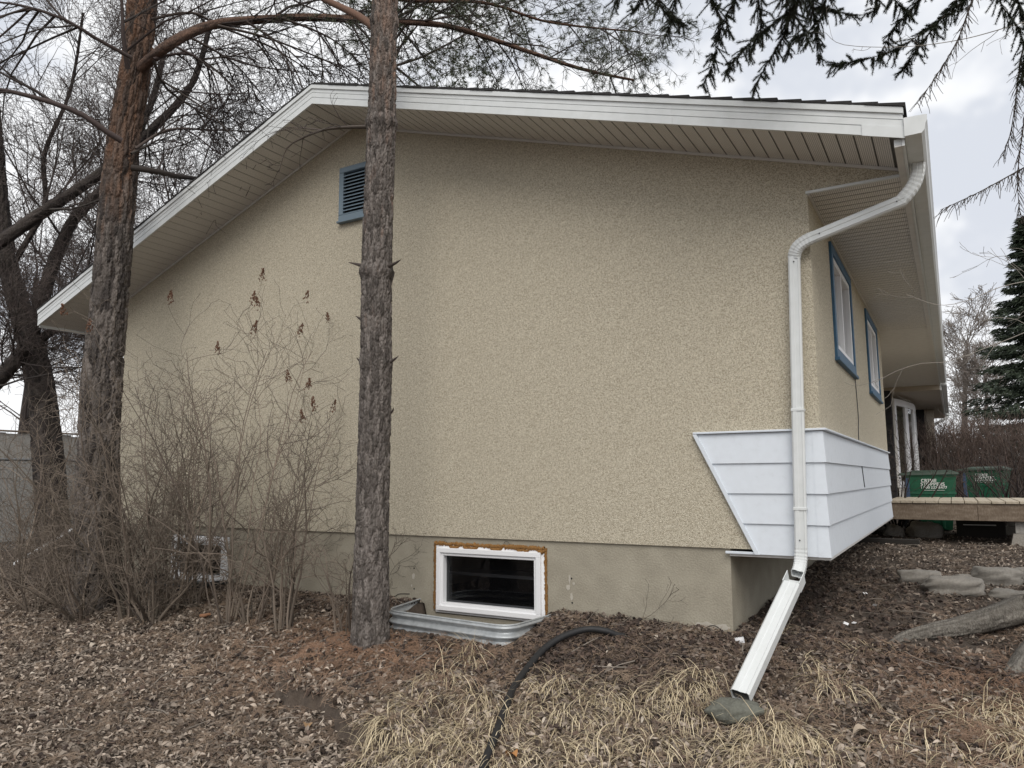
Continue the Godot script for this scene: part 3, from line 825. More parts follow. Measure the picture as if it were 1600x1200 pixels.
var spout_end := Vector3.ZERO
func build_far_wing(house: Node3D) -> void:
	var w := node("far_wing", house)
	var ww := MB.new()
	for q in [[-1.33, -1.18, 0.3, 1.5, -22.0, -14.2], [-1.33, -1.18, 3.32, 3.58, -22.0, -14.2], [-1.33, -1.18, 1.5, 3.32, -14.9, -14.2], [-1.33, -1.18, 1.5, 3.32, -22.0, -18.8], [-6.0, -5.85, 0.3, 3.58, -22.0, -14.2], [-5.85, -1.33, 0.3, 3.58, -14.35, -14.2], [-5.85, -1.33, 0.3, 3.58, -22.0, -21.85], [-5.85, -1.33, 0.95, 1.0, -21.85, -14.35], [-5.85, -1.33, 3.5, 3.57, -21.85, -14.35]]:
		ww.box(Vector3(q[0], q[2], q[4]), Vector3(q[1], q[3], q[5]))
	part("wing_wall", ww.mesh(M.stucco), w)
	part("dark_cladding", boxm(Vector3(-1.7, 0.3, -14.19), Vector3(-1.16, 3.58, -13.82), M.dark_brick), w)
	part("dark_cladding", boxm(Vector3(-1.15, 0.3, -20.2), Vector3(-0.64, 3.58, -19.8), M.dark_brick), w)
	part("pale_corner", boxm(Vector3(-0.64, 0.3, -20.25), Vector3(-0.40, 3.58, -19.85), mat(lin(0.5, 0.44, 0.36), 0.9)), w)
	for i in 12:
		part("cladding_course", boxm(Vector3(-1.69, 0.5 + i * 0.26, -13.82), Vector3(-1.15, 0.74 + i * 0.26, -13.80 + R(0.0, 0.012)), M.dark_brick, 0.004), w)
		part("cladding_course", boxm(Vector3(-1.14, 0.5 + i * 0.26, -19.8), Vector3(-0.645, 0.74 + i * 0.26, -19.78 + R(0.0, 0.012)), M.dark_brick, 0.004), w)
	part("wing_soffit", boxm(Vector3(-1.5, 3.59, -24.0), Vector3(EX - 0.02, 3.62, -13.9), mat(lin(0.48, 0.44, 0.38), 0.7)), w)
	part("drop_beam", boxm(Vector3(-1.5, 3.56, -13.9), Vector3(EX - 0.02, 3.69, -13.81), mat(lin(0.42, 0.36, 0.29), 0.8)), w)
	part("wing_fascia", boxm(Vector3(EX - 0.02, 3.55, -24.0), Vector3(EX + 0.02, 3.78, -13.81), M.white_metal), w)
	part("wing_gutter", boxm(Vector3(EX + 0.02, 3.66, -24.0), Vector3(0.0, 3.78, -13.81), M.white_metal, 0.01), w)
	part("wing_roof", boxm(Vector3(-6.0, 3.79, -24.0), Vector3(0.0, 3.95, -14.31), M.shingle), w)
	# bowed window of five lights
	var n := 5
	var pts := []
	for i in n + 1:
		var t := float(i) / n
		pts.append(Vector3(-1.17 + 0.36 * sin(PI * t), 0, lerpf(-14.5, -19.2, t)))
	var fr := MB.new()
	var gl := MB.new()
	var ap := MB.new()
	for i in n:
		var a: Vector3 = pts[i]
		var b: Vector3 = pts[i + 1]
		var o := (b - a).cross(Vector3.UP)
		if o.x < 0: o = -o
		o = o.normalized() * 0.05
		for s in [[1.35, 1.50], [3.32, 3.48]]:
			fr.hexa([Vector3(a.x, s[0], a.z), Vector3(b.x, s[0], b.z), Vector3(b.x, s[0], b.z) + o, Vector3(a.x, s[0], a.z) + o, Vector3(a.x, s[1], a.z), Vector3(b.x, s[1], b.z), Vector3(b.x, s[1], b.z) + o, Vector3(a.x, s[1], a.z) + o])
		for e in [a.lerp(b, 0.0), a.lerp(b, 0.86)]:
			var f: Vector3 = e + (b - a) * 0.14
			fr.hexa([Vector3(e.x, 1.5, e.z), Vector3(f.x, 1.5, f.z), Vector3(f.x, 1.5, f.z) + o, Vector3(e.x, 1.5, e.z) + o, Vector3(e.x, 3.32, e.z), Vector3(f.x, 3.32, f.z), Vector3(f.x, 3.32, f.z) + o, Vector3(e.x, 3.32, e.z) + o])
		gl.quad(Vector3(a.x, 1.5, a.z) + o * 0.4, Vector3(b.x, 1.5, b.z) + o * 0.4, Vector3(b.x, 3.32, b.z) + o * 0.4, Vector3(a.x, 3.32, a.z) + o * 0.4, o)
		ap.quad(Vector3(a.x, 0.4, a.z) + o * 0.5, Vector3(b.x, 0.4, b.z) + o * 0.5, Vector3(b.x, 1.349, b.z) + o * 0.5, Vector3(a.x, 1.349, a.z) + o * 0.5, o)
	part("bow_frame", fr.mesh(M.vinyl), w)
	part("bow_glass", gl.mesh(M.glass), w)
	part("bow_apron", ap.mesh(mat(lin(0.55, 0.52, 0.47), 0.8)), w)
	# slanting pipe under the far eave
	part("wing_downspout", wire([Vector3(-0.05, 3.55, -21.5), Vector3(-0.10, 3.42, -21.5), Vector3(-0.62, 3.05, -20.6), Vector3(-0.66, 2.9, -20.5)], 0.045, M.white_metal), w)

# ---------------------------------------------------------------- trees
func spline(pts: Array, step := 0.15) -> PackedVector3Array:
	var cv := Curve3D.new()
	for i in pts.size():
		var t: Vector3 = (pts[mini(i + 1, pts.size() - 1)] - pts[maxi(i - 1, 0)]) / 6.0
		cv.add_point(pts[i], -t, t)
	cv.bake_interval = step
	return cv.get_baked_points()
func taper(m: int, a: float, b: float, e := 1.0) -> PackedFloat32Array:
	var r := PackedFloat32Array()
	for i in m: r.append(lerpf(a, b, pow(float(i) / maxf(1.0, m - 1), e)))
	return r
# trunk with modelled bark plates; keys: [height fraction, radius]; tone(h, n1, n2) gives the colour
func bark_trunk(pts: PackedVector3Array, rr: PackedFloat32Array, sides: int, depth: float, plate: float, seed_: int, tone: Callable, tall := 4.0) -> MB:
	var k := MB.new()
	var ce := FastNoiseLite.new()
	ce.noise_type = FastNoiseLite.TYPE_CELLULAR
	ce.cellular_return_type = FastNoiseLite.RETURN_DISTANCE2_SUB
	ce.frequency = 1.0
	ce.seed = seed_
	ce.fractal_type = FastNoiseLite.FRACTAL_NONE
	ce.domain_warp_enabled = true
	ce.domain_warp_amplitude = 0.5
	ce.domain_warp_frequency = 0.8
	var cv := FastNoiseLite.new()
	cv.noise_type = FastNoiseLite.TYPE_CELLULAR
	cv.cellular_return_type = FastNoiseLite.RETURN_CELL_VALUE
	cv.seed = seed_
	cv.frequency = 1.0
	cv.fractal_type = FastNoiseLite.FRACTAL_NONE
	cv.domain_warp_enabled = true
	cv.domain_warp_amplitude = 0.5
	cv.domain_warp_frequency = 0.8
	var sn := FastNoiseLite.new()
	sn.seed = seed_ + 3
	sn.frequency = 1.0
	var m := pts.size()
	var u := Vector3(1, 0, 0)
	var ii := PackedVector3Array()
	for i in m:
		var t := (pts[mini(i + 1, m - 1)] - pts[maxi(i - 1, 0)]).normalized()
		u = (u - t * u.dot(t)).normalized()
		var w := t.cross(u)
		for j in sides:
			var a := TAU * j / sides
			var nn := u * cos(a) + w * sin(a)
			# sampled on the solid so that the seam closes
			var q := Vector3(nn.x * 0.16 / plate, pts[i].y / plate / tall, nn.z * 0.16 / plate)
			var e := smoothstep(0.0, 1.0, clampf((ce.get_noise_3dv(q) + 1.0) * 3.2, 0.0, 1.0))
			var f := sn.get_noise_3dv(q * 3.1)
			k.col = tone.call(pts[i].y, cv.get_noise_3dv(q), sn.get_noise_3dv(q * 0.45 + Vector3(7, 7, 7)), f)
			k.vert(pts[i] + nn * (rr[i] + depth * (e - 0.7) + depth * 0.35 * f), nn)
	for i in m - 1:
		for j in sides:
			var a := i * sides + j
			var b := i * sides + (j + 1) % sides
			k.ix.append_array([a, b + sides, b, a, a + sides, b + sides])
	# real normals from the displaced surface
	for i in k.n.size(): k.n[i] = Vector3.ZERO
	for x in range(0, k.ix.size(), 3):
		var nn := (k.v[k.ix[x + 2]] - k.v[k.ix[x]]).cross(k.v[k.ix[x + 1]] - k.v[k.ix[x]])
		for y in 3: k.n[k.ix[x + y]] += nn
	for i in k.n.size(): k.n[i] = k.n[i].normalized()
	return k
func wander(p: Vector3, d: Vector3, L: float, steps: int, jit: float, trop: float) -> PackedVector3Array:
	var out := PackedVector3Array([p])
	for i in steps:
		d = (d + Vector3(R(-jit, jit), R(-jit, jit) + trop, R(-jit, jit))).normalized()
		p += d * (L / steps)
		out.append(p)
	return out
# bare branching: cfg {n:[children per level], len:[ratio], ang, jit, trop, cols, sides}
func bough(k: MB, path: PackedVector3Array, r0: float, r1: float, lvl: int, cfg: Dictionary, tips = null) -> void:
	k.col = cfg.cols[mini(lvl, cfg.cols.size() - 1)] * R(0.8, 1.2)
	k.tube(path, taper(path.size(), r0, r1), 6 if r0 > 0.03 else (4 if r0 > 0.008 else 3))
	if lvl >= cfg.n.size():
		if tips != null: tips.append([path[-1], (path[-1] - path[-2]).normalized()])
		return
	var L := 0.0
	for i in path.size() - 1: L += path[i].distance_to(path[i + 1])
	for q in cfg.n[lvl]:
		var t := R(cfg.get("from", 0.18), 1.0) if q > 0 else 0.97
		var f := t * (path.size() - 1)
		var i := mini(int(f), path.size() - 2)
		var p := path[i].lerp(path[i + 1], f - i)
		var d := (path[i + 1] - path[i]).normalized()
		var side := Vector3(R(-1, 1), R(-1, 1), R(-1, 1))
		side = (side - d * side.dot(d)).normalized()
		var a: float = R(cfg.ang * 0.6, cfg.ang * 1.35)
		var nd := d * cos(a) + side * sin(a)
		var l: float = cfg.len[lvl] * R(0.55, 1.25) * (1.15 - 0.5 * t)
		var rr := minf(lerpf(r0, r1, t) * 0.75, maxf(cfg.get("rmin", 0.0012) * 1.5, l * cfg.get("slim", 0.011)))
		bough(k, wander(p, nd, l, 5 if lvl < 2 else 4, cfg.jit, cfg.trop), rr, maxf(cfg.get("rmin", 0.0012), rr * 0.4), lvl + 1, cfg, tips)
func needles(k: MB, p: Vector3, d: Vector3, count: int, L: float, w: float, spread: float, c0: Color, c1: Color) -> void:
	for i in count:
		var s := Vector3(R(-1, 1), R(-1, 1), R(-1, 1))
		s = (s - d * s.dot(d)).normalized()
		var nd := (d * R(0.3, 1.0) + s * spread).normalized()
		var o := nd.cross(Vector3(R(-1, 1), R(-1, 1), R(-1, 1))).normalized() * w
		k.col = c0.lerp(c1, rng.randf())
		var q := p + d * R(-0.03, 0.03)
		k.tri(q - o, q + o, q + nd * L * R(0.7, 1.15))
func spruce_twig(kb: MB, kn: MB, path: PackedVector3Array, r0: float, dens: float, bare: float) -> void:
	kb.col = Color(0.055, 0.042, 0.033) * R(0.8, 1.3)
	kb.tube(path, taper(path.size(), r0, 0.0012), 4)
	for i in path.size() - 1:
		var d := (path[i + 1] - path[i])
		var L := d.length()
		d = d.normalized()
		var cnt := int(L * dens)
		for q in cnt:
			if rng.randf() < bare: continue
			var p := path[i] + d * L * rng.randf()
			var s := Vector3(R(-1, 1), R(-1, 1), R(-1, 1))
			s = (s - d * s.dot(d)).normalized()
			var nd := (d * 0.75 + s).normalized()
			var o := nd.cross(s + Vector3(0.3, 0.2, 0.1)).normalized() * 0.0016
			kn.col = Color(0.022, 0.030, 0.019).lerp(Color(0.05, 0.062, 0.034), rng.randf())
			kn.tri(p - o, p + o, p + nd * R(0.014, 0.025))

func pine_tone(y: float, plate: float, patchy: float, fine: float) -> Color:
	# grey scaly plates low down, orange flakes where the thin upper bark shows
	var c := Color(0.10, 0.086, 0.077).lerp(Color(0.26, 0.23, 0.21), clampf(plate * 0.5 + 0.5, 0, 1))
	var red := sm(4.0, 6.6, y + patchy * 1.8) * 0.8 + 0.35 * sm(0.3, 0.55, patchy) * sm(1.8, 3.2, y)
	c = c.lerp(Color(0.30, 0.18, 0.125), clampf(red, 0.0, 0.85) * clampf(0.55 + plate * 0.5, 0.0, 1.0))
	return c * (1.0 + 0.25 * fine)
func big_pine_tone(y: float, plate: float, patchy: float, fine: float) -> Color:
	var c := Color(0.055, 0.046, 0.042).lerp(Color(0.24, 0.21, 0.19), clampf(plate * 0.5 + 0.5, 0, 1))
	c = c.lerp(Color(0.03, 0.026, 0.025), 0.7 * sm(0.25, 0.5, patchy))
	c = c.lerp(Color(0.22, 0.125, 0.08), sm(4.0, 5.4, y + patchy * 1.2) * clampf(0.6 + plate * 0.5, 0.0, 1.0))
	return c * (1.0 + 0.25 * fine)
func path_px(rows: Array, z: float) -> Array:
	# rows [x, y, width px] on a plane of constant z -> points and radii
	var pts := []
	var rad := []
	for q in rows:
		var p := PZ(q[0], q[1], z)
		pts.append(p)
		rad.append(q[2] / 2.0 / FPX * (p - EYE).dot(FW))
	return [pts, rad]
func resample(a: Array, step: float) -> Array:
	var pts := spline(a[0], step)
	var rr := PackedFloat32Array()
	for p in pts:
		var r: float = a[1][-1]
		for i in a[0].size() - 1:
			var y0: float = a[0][i].y
			var y1: float = a[0][i + 1].y
			if p.y <= y1:
				r = lerpf(a[1][i], a[1][i + 1], clampf((p.y - y0) / (y1 - y0), 0, 1))
				break
		rr.append(r)
	return [pts, rr]

func front_pine() -> void:
	var b := G(578, 1008)
	var t := thing("pine_tree", "slender pine trunk with broken branch stubs in front of the stucco gable", "tree", b)
	var a := path_px([[576, 1035, 76], [577, 1010, 62], [579, 975, 57], [581, 830, 51], [587, 600, 48], [589, 400, 46], [596, 200, 43], [600, 50, 39], [606, -150, 35], [612, -500, 28]], b.z)
	a = resample(a, 0.012)
	var rr: PackedFloat32Array = a[1]
	for i in rr.size():
		for wh in [[3.32, 0.02], [4.62, 0.018], [5.55, 0.015], [2.55, 0.008]]:
			rr[i] += wh[1] * exp(-pow((a[0][i].y - wh[0]) / 0.05, 2))
	part("trunk", bark_trunk(a[0], rr, 110, 0.016, 0.036, 5, pine_tone).mesh(M.bark), t).position = -b
	var z := b.z
	var dark := Color(0.075, 0.06, 0.052)
	for s in [[[570, 416], [558, 413], [545, 410], 0.012], [[608, 416], [618, 411], [626, 406], 0.012], [[566, 500], [561, 497], [556, 494], 0.010], [[610, 566], [618, 560], [622, 557], 0.009], [[566, 566], [560, 562], [557, 559], 0.009], [[611, 645], [614, 641], [615, 637], 0.007], [[566, 425], [562, 432], [559, 428], 0.004]]:
		var k := MB.new()
		k.col = dark
		var r: float = s[3]
		k.tube(PackedVector3Array([PZ(s[0][0], s[0][1], z), PZ(s[1][0], s[1][1], z + 0.01), PZ(s[2][0], s[2][1], z + 0.02)]), PackedFloat32Array([r * 1.5, r, r * 0.3]), 6, true)
		part("branch_stub", k.mesh(M.twig), t).position = -b
	var cfg := {n = [7, 3], len = [0.32, 0.14], ang = 0.8, jit = 0.28, trop = -0.04, cols = [Color(0.10, 0.08, 0.068), Color(0.045, 0.035, 0.03)], slim = 0.012, rmin = 0.0016}
	var k2 := MB.new()
	bough(k2, spline([PZ(578, 198, z), PZ(540, 199, z + 0.05), PZ(505, 203, z + 0.1), PZ(470, 217, z + 0.14), PZ(448, 232, z + 0.16), PZ(436, 268, z + 0.18)], 0.08), 0.019, 0.004, 0, cfg)
	bough(k2, spline([PZ(500, 203, z + 0.1), PZ(455, 200, z + 0.15), PZ(415, 212, z + 0.2), PZ(402, 222, z + 0.2)], 0.08), 0.007, 0.002, 0, cfg)
	part("dead_branch", k2.mesh(M.twig), t).position = -b
	var k3 := MB.new()
	var kn := MB.new()
	var tips := []
	var cf2 := {n = [6, 5, 3], len = [0.9, 0.4, 0.18], ang = 0.75, jit = 0.16, trop = 0.02, cols = [Color(0.16, 0.09, 0.06), Color(0.07, 0.055, 0.045), Color(0.05, 0.04, 0.034)], rmin = 0.002}
	bough(k3, spline([PZ(598, 55, z), PZ(560, 25, z - 0.05), PZ(500, -5, z - 0.1), PZ(400, -60, z - 0.1), PZ(280, -110, z)], 0.15), 0.036, 0.012, 0, cf2, tips)
	part("limb", k3.mesh(M.twig), t).position = -b
	# crown high above the frame
	var kc := MB.new()
	for i in 14:
		var y := 7.6 + i * 0.28
		var c0 := PZ(606, -150, z) + Vector3(0.08 * (y - 6.6), y - PZ(606, -150, z).y, 0)
		var an := i * 2.4
		bough(kc, wander(c0, Vector3(cos(an), 0.25, sin(an)), R(1.0, 1.7), 6, 0.12, 0.02), 0.025, 0.006, 1, cf2, tips)
	part("crown_branches", kc.mesh(M.twig), t).position = -b
	for q in tips: needles(kn, q[0], q[1], 12, 0.06, 0.0016, 0.8, Color(0.035, 0.05, 0.022), Color(0.085, 0.10, 0.045))
	part("crown", kn.mesh(M.needle), t).position = -b

func big_pine() -> void:
	var g := PZ(150, 930, 1.05)
	var b := Vector3(g.x, H(g.x, g.z), g.z)
	var t := thing("pine_tree", "thick old pine trunk with reddish upper bark rising out of the bare bushes", "tree", b)
	var z := b.z
	var a := path_px([[148, 965, 92], [149, 925, 78], [150, 880, 70], [152, 800, 62], [154, 700, 58], [159, 600, 57], [170, 480, 52], [179, 375, 50], [186, 290, 49], [195, 208, 45], [215, 83, 40], [222, 0, 42], [235, -160, 36], [240, -420, 26]], z)
	a = resample(a, 0.016)
	part("trunk", bark_trunk(a[0], a[1], 120, 0.026, 0.042, 8, big_pine_tone, 6.0).mesh(M.bark), t).position = -b
	var red := Color(0.13, 0.068, 0.045)
	var dk := Color(0.045, 0.034, 0.03)
	var cf := {n = [26, 6, 4], len = [1.25, 0.5, 0.22], ang = 0.85, jit = 0.17, trop = -0.045, cols = [red, dk, dk, dk * 0.85], rmin = 0.0022}
	var tips := []
	var k := MB.new()
	cf.n = [46, 7, 4]
	var la := [PZ(216, 112, z), PZ(236, 92, z + 0.02), P(262, 72, 8.0), P(290, 55, 8.1), P(335, 38, 8.3), P(400, 31, 8.5), P(480, 27, 8.6), P(580, 32, 8.7), P(680, 38, 9.0), P(750, 55, 9.3), P(900, 105, 9.7), P(990, 125, 10.0)]
	bough(k, spline(la, 0.2), 0.03, 0.012, 0, cf, tips)
	part("limb_twigs", k.mesh(M.twig), t).position = -b
	var lp := spline(la, 0.03)
	part("limb", bark_trunk(lp, taper(lp.size(), 0.062, 0.016, 0.8), 26, 0.006, 0.04, 44, func(_y: float, pl: float, pa: float, fi: float) -> Color: return Color(0.09, 0.06, 0.048).lerp(Color(0.20, 0.12, 0.085), clampf(0.5 + pl * 0.5 + pa * 0.4, 0, 1)) * (1.0 + 0.3 * fi)).mesh(M.bark), t).position = -b
	k = MB.new()
	cf.n = [36, 7, 4]
	bough(k, spline([P(240, -60, 7.8), P(330, -40, 8.2), P(470, -20, 8.8), P(640, 0, 9.4), P(760, 5, 9.8), P(860, 35, 10.2), P(1000, 50, 10.5)], 0.2), 0.04, 0.012, 0, cf, tips)
	part("limb", k.mesh(M.twig), t).position = -b
	k = MB.new()
	cf.n = [12, 5, 4]
	cf.cols = [dk * 1.6, dk, dk, dk * 0.9]
	var none := []
	bough(k, spline([P(200, 108, 7.8), P(192, 55, 7.7), P(190, 0, 7.7), P(175, -60, 7.6)], 0.2), 0.03, 0.01, 0, cf, none)
	bough(k, spline([P(190, 220, 7.8), P(165, 205, 7.7), P(130, 180, 7.6), P(80, 160, 7.5), P(0, 140, 7.4), P(-80, 135, 7.4)], 0.2), 0.036, 0.012, 0, cf, none)
	bough(k, spline([P(205, 262, 7.9), P(245, 268, 8.0), P(280, 276, 8.3), P(312, 279, 8.8)], 0.2), 0.035, 0.02, 1, cf, none)
	bough(k, spline([P(205, 240, 7.9), P(230, 228, 8.2), P(255, 218, 8.6), P(300, 230, 9.2), P(335, 255, 9.6)], 0.2), 0.014, 0.004, 0, cf, none)
	bough(k, spline([P(205, 90, 7.7), P(150, 60, 7.5), P(100, 30, 7.3), P(30, 8, 7.2), P(-40, 0, 7.2)], 0.2), 0.024, 0.01, 0, cf, none)
	part("dead_branch", k.mesh(M.twig), t).position = -b
	# bare drooping side branches between the old pine and the ridge
	k = MB.new()
	cf.n = [15, 6, 3]
	cf.len = [0.95, 0.45, 0.22]
	cf.trop = -0.05
	for l in [[[236, 30], [300, 20], [345, 42], [420, 72], [480, 108], [525, 135]], [[240, 92], [290, 84], [332, 105], [368, 138]], [[300, 60], [350, 88], [388, 122], [402, 165]], [[212, 232], [262, 203], [330, 203], [405, 206]], [[340, 40], [420, 60], [520, 100], [578, 136]], [[385, 34], [450, 78], [505, 132]], [[270, 70], [330, 110], [350, 185]], [[440, 28], [520, 62], [585, 120]], [[240, 95], [262, 140], [330, 190], [345, 240]]]:
		var pts := []
		for i in l.size(): pts.append(P(l[i][0], l[i][1], 8.0 + 0.25 * i))
		bough(k, spline(pts, 0.12), 0.017, 0.005, 0, cf, none)
	part("dead_branch", k.mesh(M.twig), t).position = -b
	cf.len = [1.25, 0.5, 0.22]
	# needles: the outer half of the limbs is green, the inner half bare
	var kn := MB.new()
	for q in tips:
		var far := sm(-5.9, -4.6, q[0].x)
		if rng.randf() > 0.32 + 0.5 * far: continue
		needles(kn, q[0], q[1], 18, 0.085, 0.0028, 0.8, Color(0.032, 0.042, 0.022), Color(0.085, 0.095, 0.046))
	# high crown outside the frame
	var kc := MB.new()
	var t2 := []
	cf.n = [7, 6, 4]
	for i in 12:
		var y := 8.6 + i * 0.4
		var an := i * 2.4
		bough(kc, wander(Vector3(b.x + 0.5, y, z), Vector3(cos(an), 0.2, sin(an)), R(1.3, 2.4), 6, 0.12, 0.02), 0.04, 0.01, 1, cf, t2)
	part("crown_branches", kc.mesh(M.twig), t).position = -b
	for q in t2: needles(kn, q[0], q[1], 12, 0.08, 0.002, 0.8, Color(0.032, 0.045, 0.02), Color(0.08, 0.095, 0.042))
	part("crown", kn.mesh(M.needle), t).position = -b

func right_spruce() -> void:
	var c0 := G(1840, 1000)
	var t := thing("spruce_tree", "spruce with spreading grey root and drooping dark green branches over the eave", "tree", c0)
	var rp := [c0 + Vector3(0, -0.2, 0), c0, c0 + Vector3(0.0, 0.35, 0), c0 + Vector3(0, 1.2, 0), c0 + Vector3(0, 4, 0), c0 + Vector3(0, 7.5, 0), c0 + Vector3(0, 12, 0)]
	var a := resample([rp, [0.5, 0.44, 0.31, 0.27, 0.22, 0.16, 0.05]], 0.03)
	var tone := func(_y: float, plate: float, patchy: float, fine: float) -> Color: return Color(0.12, 0.108, 0.092).lerp(Color(0.25, 0.23, 0.20), clampf(plate * 0.5 + 0.5 + patchy * 0.3, 0, 1)) * (1.0 + 0.3 * fine)
	part("trunk", bark_trunk(a[0], a[1], 64, 0.014, 0.05, 15, tone).mesh(M.bark), t).position = -c0
	for rt in [[[[1790, 985, 0.18], [1700, 985, 0.17], [1640, 985, 0.20], [1600, 982, 0.17], [1555, 988, 0.135], [1500, 995, 0.10], [1450, 998, 0.075], [1415, 1001, 0.045], [1370, 1012, -0.01]], 0.19, 0.022], [[[1780, 1000, 0.2], [1690, 1012, 0.14], [1640, 1025, 0.11], [1612, 1035, 0.07], [1585, 1052, 0.015], [1555, 1068, -0.05]], 0.19, 0.05]]:
		var pts := []
		for q in rt[0]:
			var g := G(q[0], q[1])
			pts.append(g + Vector3(0, q[2] - 0.03, 0))
		var sp := spline(pts, 0.014)
		part("root", bark_trunk(sp, taper(sp.size(), rt[1], rt[2], 0.6), 44, 0.010, 0.035, 21, tone).mesh(M.bark), t).position = -c0
	var kb := MB.new()
	var kl := MB.new()
	var kn := MB.new()
	kl.col = Color(0.09, 0.075, 0.062)
	# limbs above the frame
	for l in [[[1500, -150, 5.5], [1380, -110, 5.3], [1230, -75, 5.1], [1080, -55, 4.9], [940, -30, 4.8]], [[1600, -120, 5.4], [1560, -70, 5.2], [1530, -25, 5.0]], [[1560, -190, 5.2], [1460, -130, 4.6], [1330, -90, 4.5]]]:
		var pts := [c0 + Vector3(0, 6.2, 0)]
		for q in l: pts.append(P(q[0], q[1], q[2]))
		var sp := spline(pts, 0.15)
		kl.tube(sp, taper(sp.size(), 0.05, 0.012), 6)
	part("limb", kl.mesh(M.twig), t).position = -c0
	var hang := [
		[[1118, -60], [1112, 0], [1126, 28], [1122, 70], [1110, 108], [1096, 136]], [[1270, -80], [1244, 5], [1206, 38], [1173, 66], [1150, 89], [1131, 117]],
		[[1268, -80], [1239, 9], [1225, 56], [1202, 94], [1178, 138]], [[1285, -80], [1272, 0], [1272, 38], [1281, 94]], [[1250, -70], [1267, 9], [1300, 14], [1338, 28]],
		[[1540, -40], [1506, 0], [1459, 38], [1412, 70], [1366, 89], [1295, 103]], [[1530, -40], [1478, 19], [1445, 61], [1408, 115]], [[1090, -50], [1060, -10], [1050, 20], [1040, 60]],
		[[980, -40], [965, 0], [958, 14]], [[1010, -45], [1005, 0], [985, 22]], [[1040, -45], [1030, 5], [1062, 35], [1080, 30]], [[1300, -85], [1360, -20], [1375, 10], [1350, 22]], [[1180, -70], [1185, 0], [1190, 45], [1170, 88]],
		[[1570, -80], [1563, 0], [1581, 28], [1600, 70], [1598, 130]], [[1590, -80], [1590, 0], [1610, 60], [1604, 120]], [[1400, -100], [1395, -10], [1420, 20], [1400, 35]], [[1230, -70], [1230, 0], [1255, 45], [1262, 70]],
		[[1480, -60], [1440, -5], [1400, 40], [1375, 85]], [[1315, -85], [1290, 0], [1275, 45], [1240, 60], [1232, 88]], [[1150, -65], [1150, -5], [1135, 25], [1140, 50]]]
	for h in hang:
		var d := R(4.7, 5.2)
		var pts := []
		for q in h: pts.append(P(q[0], q[1], d))
		var sp := spline(pts, 0.035)
		spruce_twig(kb, kn, sp, 0.006, 900.0, 0.1)
		for i in range(4, sp.size() - 1):
			for rep in 3:
				if rng.randf() < 0.30: continue
				var dd := (sp[i + 1] - sp[i]).normalized()
				var s := Vector3(R(-1, 1), R(-0.8, 0.2), R(-1, 1)).normalized()
				var w := wander(sp[i], (dd * 0.7 + s).normalized(), R(0.05, 0.15) * (1.15 - 0.4 * float(i) / sp.size()), 4, 0.15, -0.08)
				spruce_twig(kb, kn, w, 0.003, 1700.0, 0.05)
	# bare drooping ones
	for h in [[[1545, -40], [1520, 0], [1497, 61], [1464, 117], [1431, 164]], [[1604, 60], [1595, 94], [1581, 197], [1567, 244]], [[1640, 240], [1600, 262], [1530, 300], [1469, 328]], [[1612, 100], [1600, 190], [1590, 280], [1596, 350]]]:
		var d := R(4.7, 5.2)
		var pts := []
		for q in h: pts.append(P(q[0], q[1], d))
		var sp := spline(pts, 0.03)
		spruce_twig(kb, kn, sp, 0.006, 40.0, 0.5)
		for i in range(5, sp.size() - 1):
			for rep in 2:
				var s := Vector3(R(-1, 1), R(-1.4, -0.1), R(-1, 1)).normalized()
				var w := wander(sp[i], ((sp[i + 1] - sp[i]).normalized() * 0.5 + s).normalized(), R(0.04, 0.14), 4, 0.2, -0.1)
				spruce_twig(kb, kn, w, 0.0022, 30.0, 0.6)
	# upper crown around the trunk, outside the frame
	for i in 46:
		var y := R(6.8, 11.5)
		var an := i * 2.4
		var L := R(0.9, 1.9) * (12.6 - y) / 5.0
		var sp := wander(c0 + Vector3(0, y, 0), Vector3(cos(an), -0.12, sin(an)), L, 8, 0.08, 0.0)
		spruce_twig(kb, kn, sp, 0.02, 250.0, 0.0)
		for j in range(2, 8):
			for rep in 3: spruce_twig(kb, kn, wander(sp[j], Vector3(R(-1, 1), R(-0.9, 0.0), R(-1, 1)).normalized(), R(0.2, 0.5), 4, 0.1, -0.1), 0.004, 160.0, 0.0)
	part("branches", kb.mesh(M.twig), t).position = -c0
	part("crown", kn.mesh(M.needle), t).position = -c0

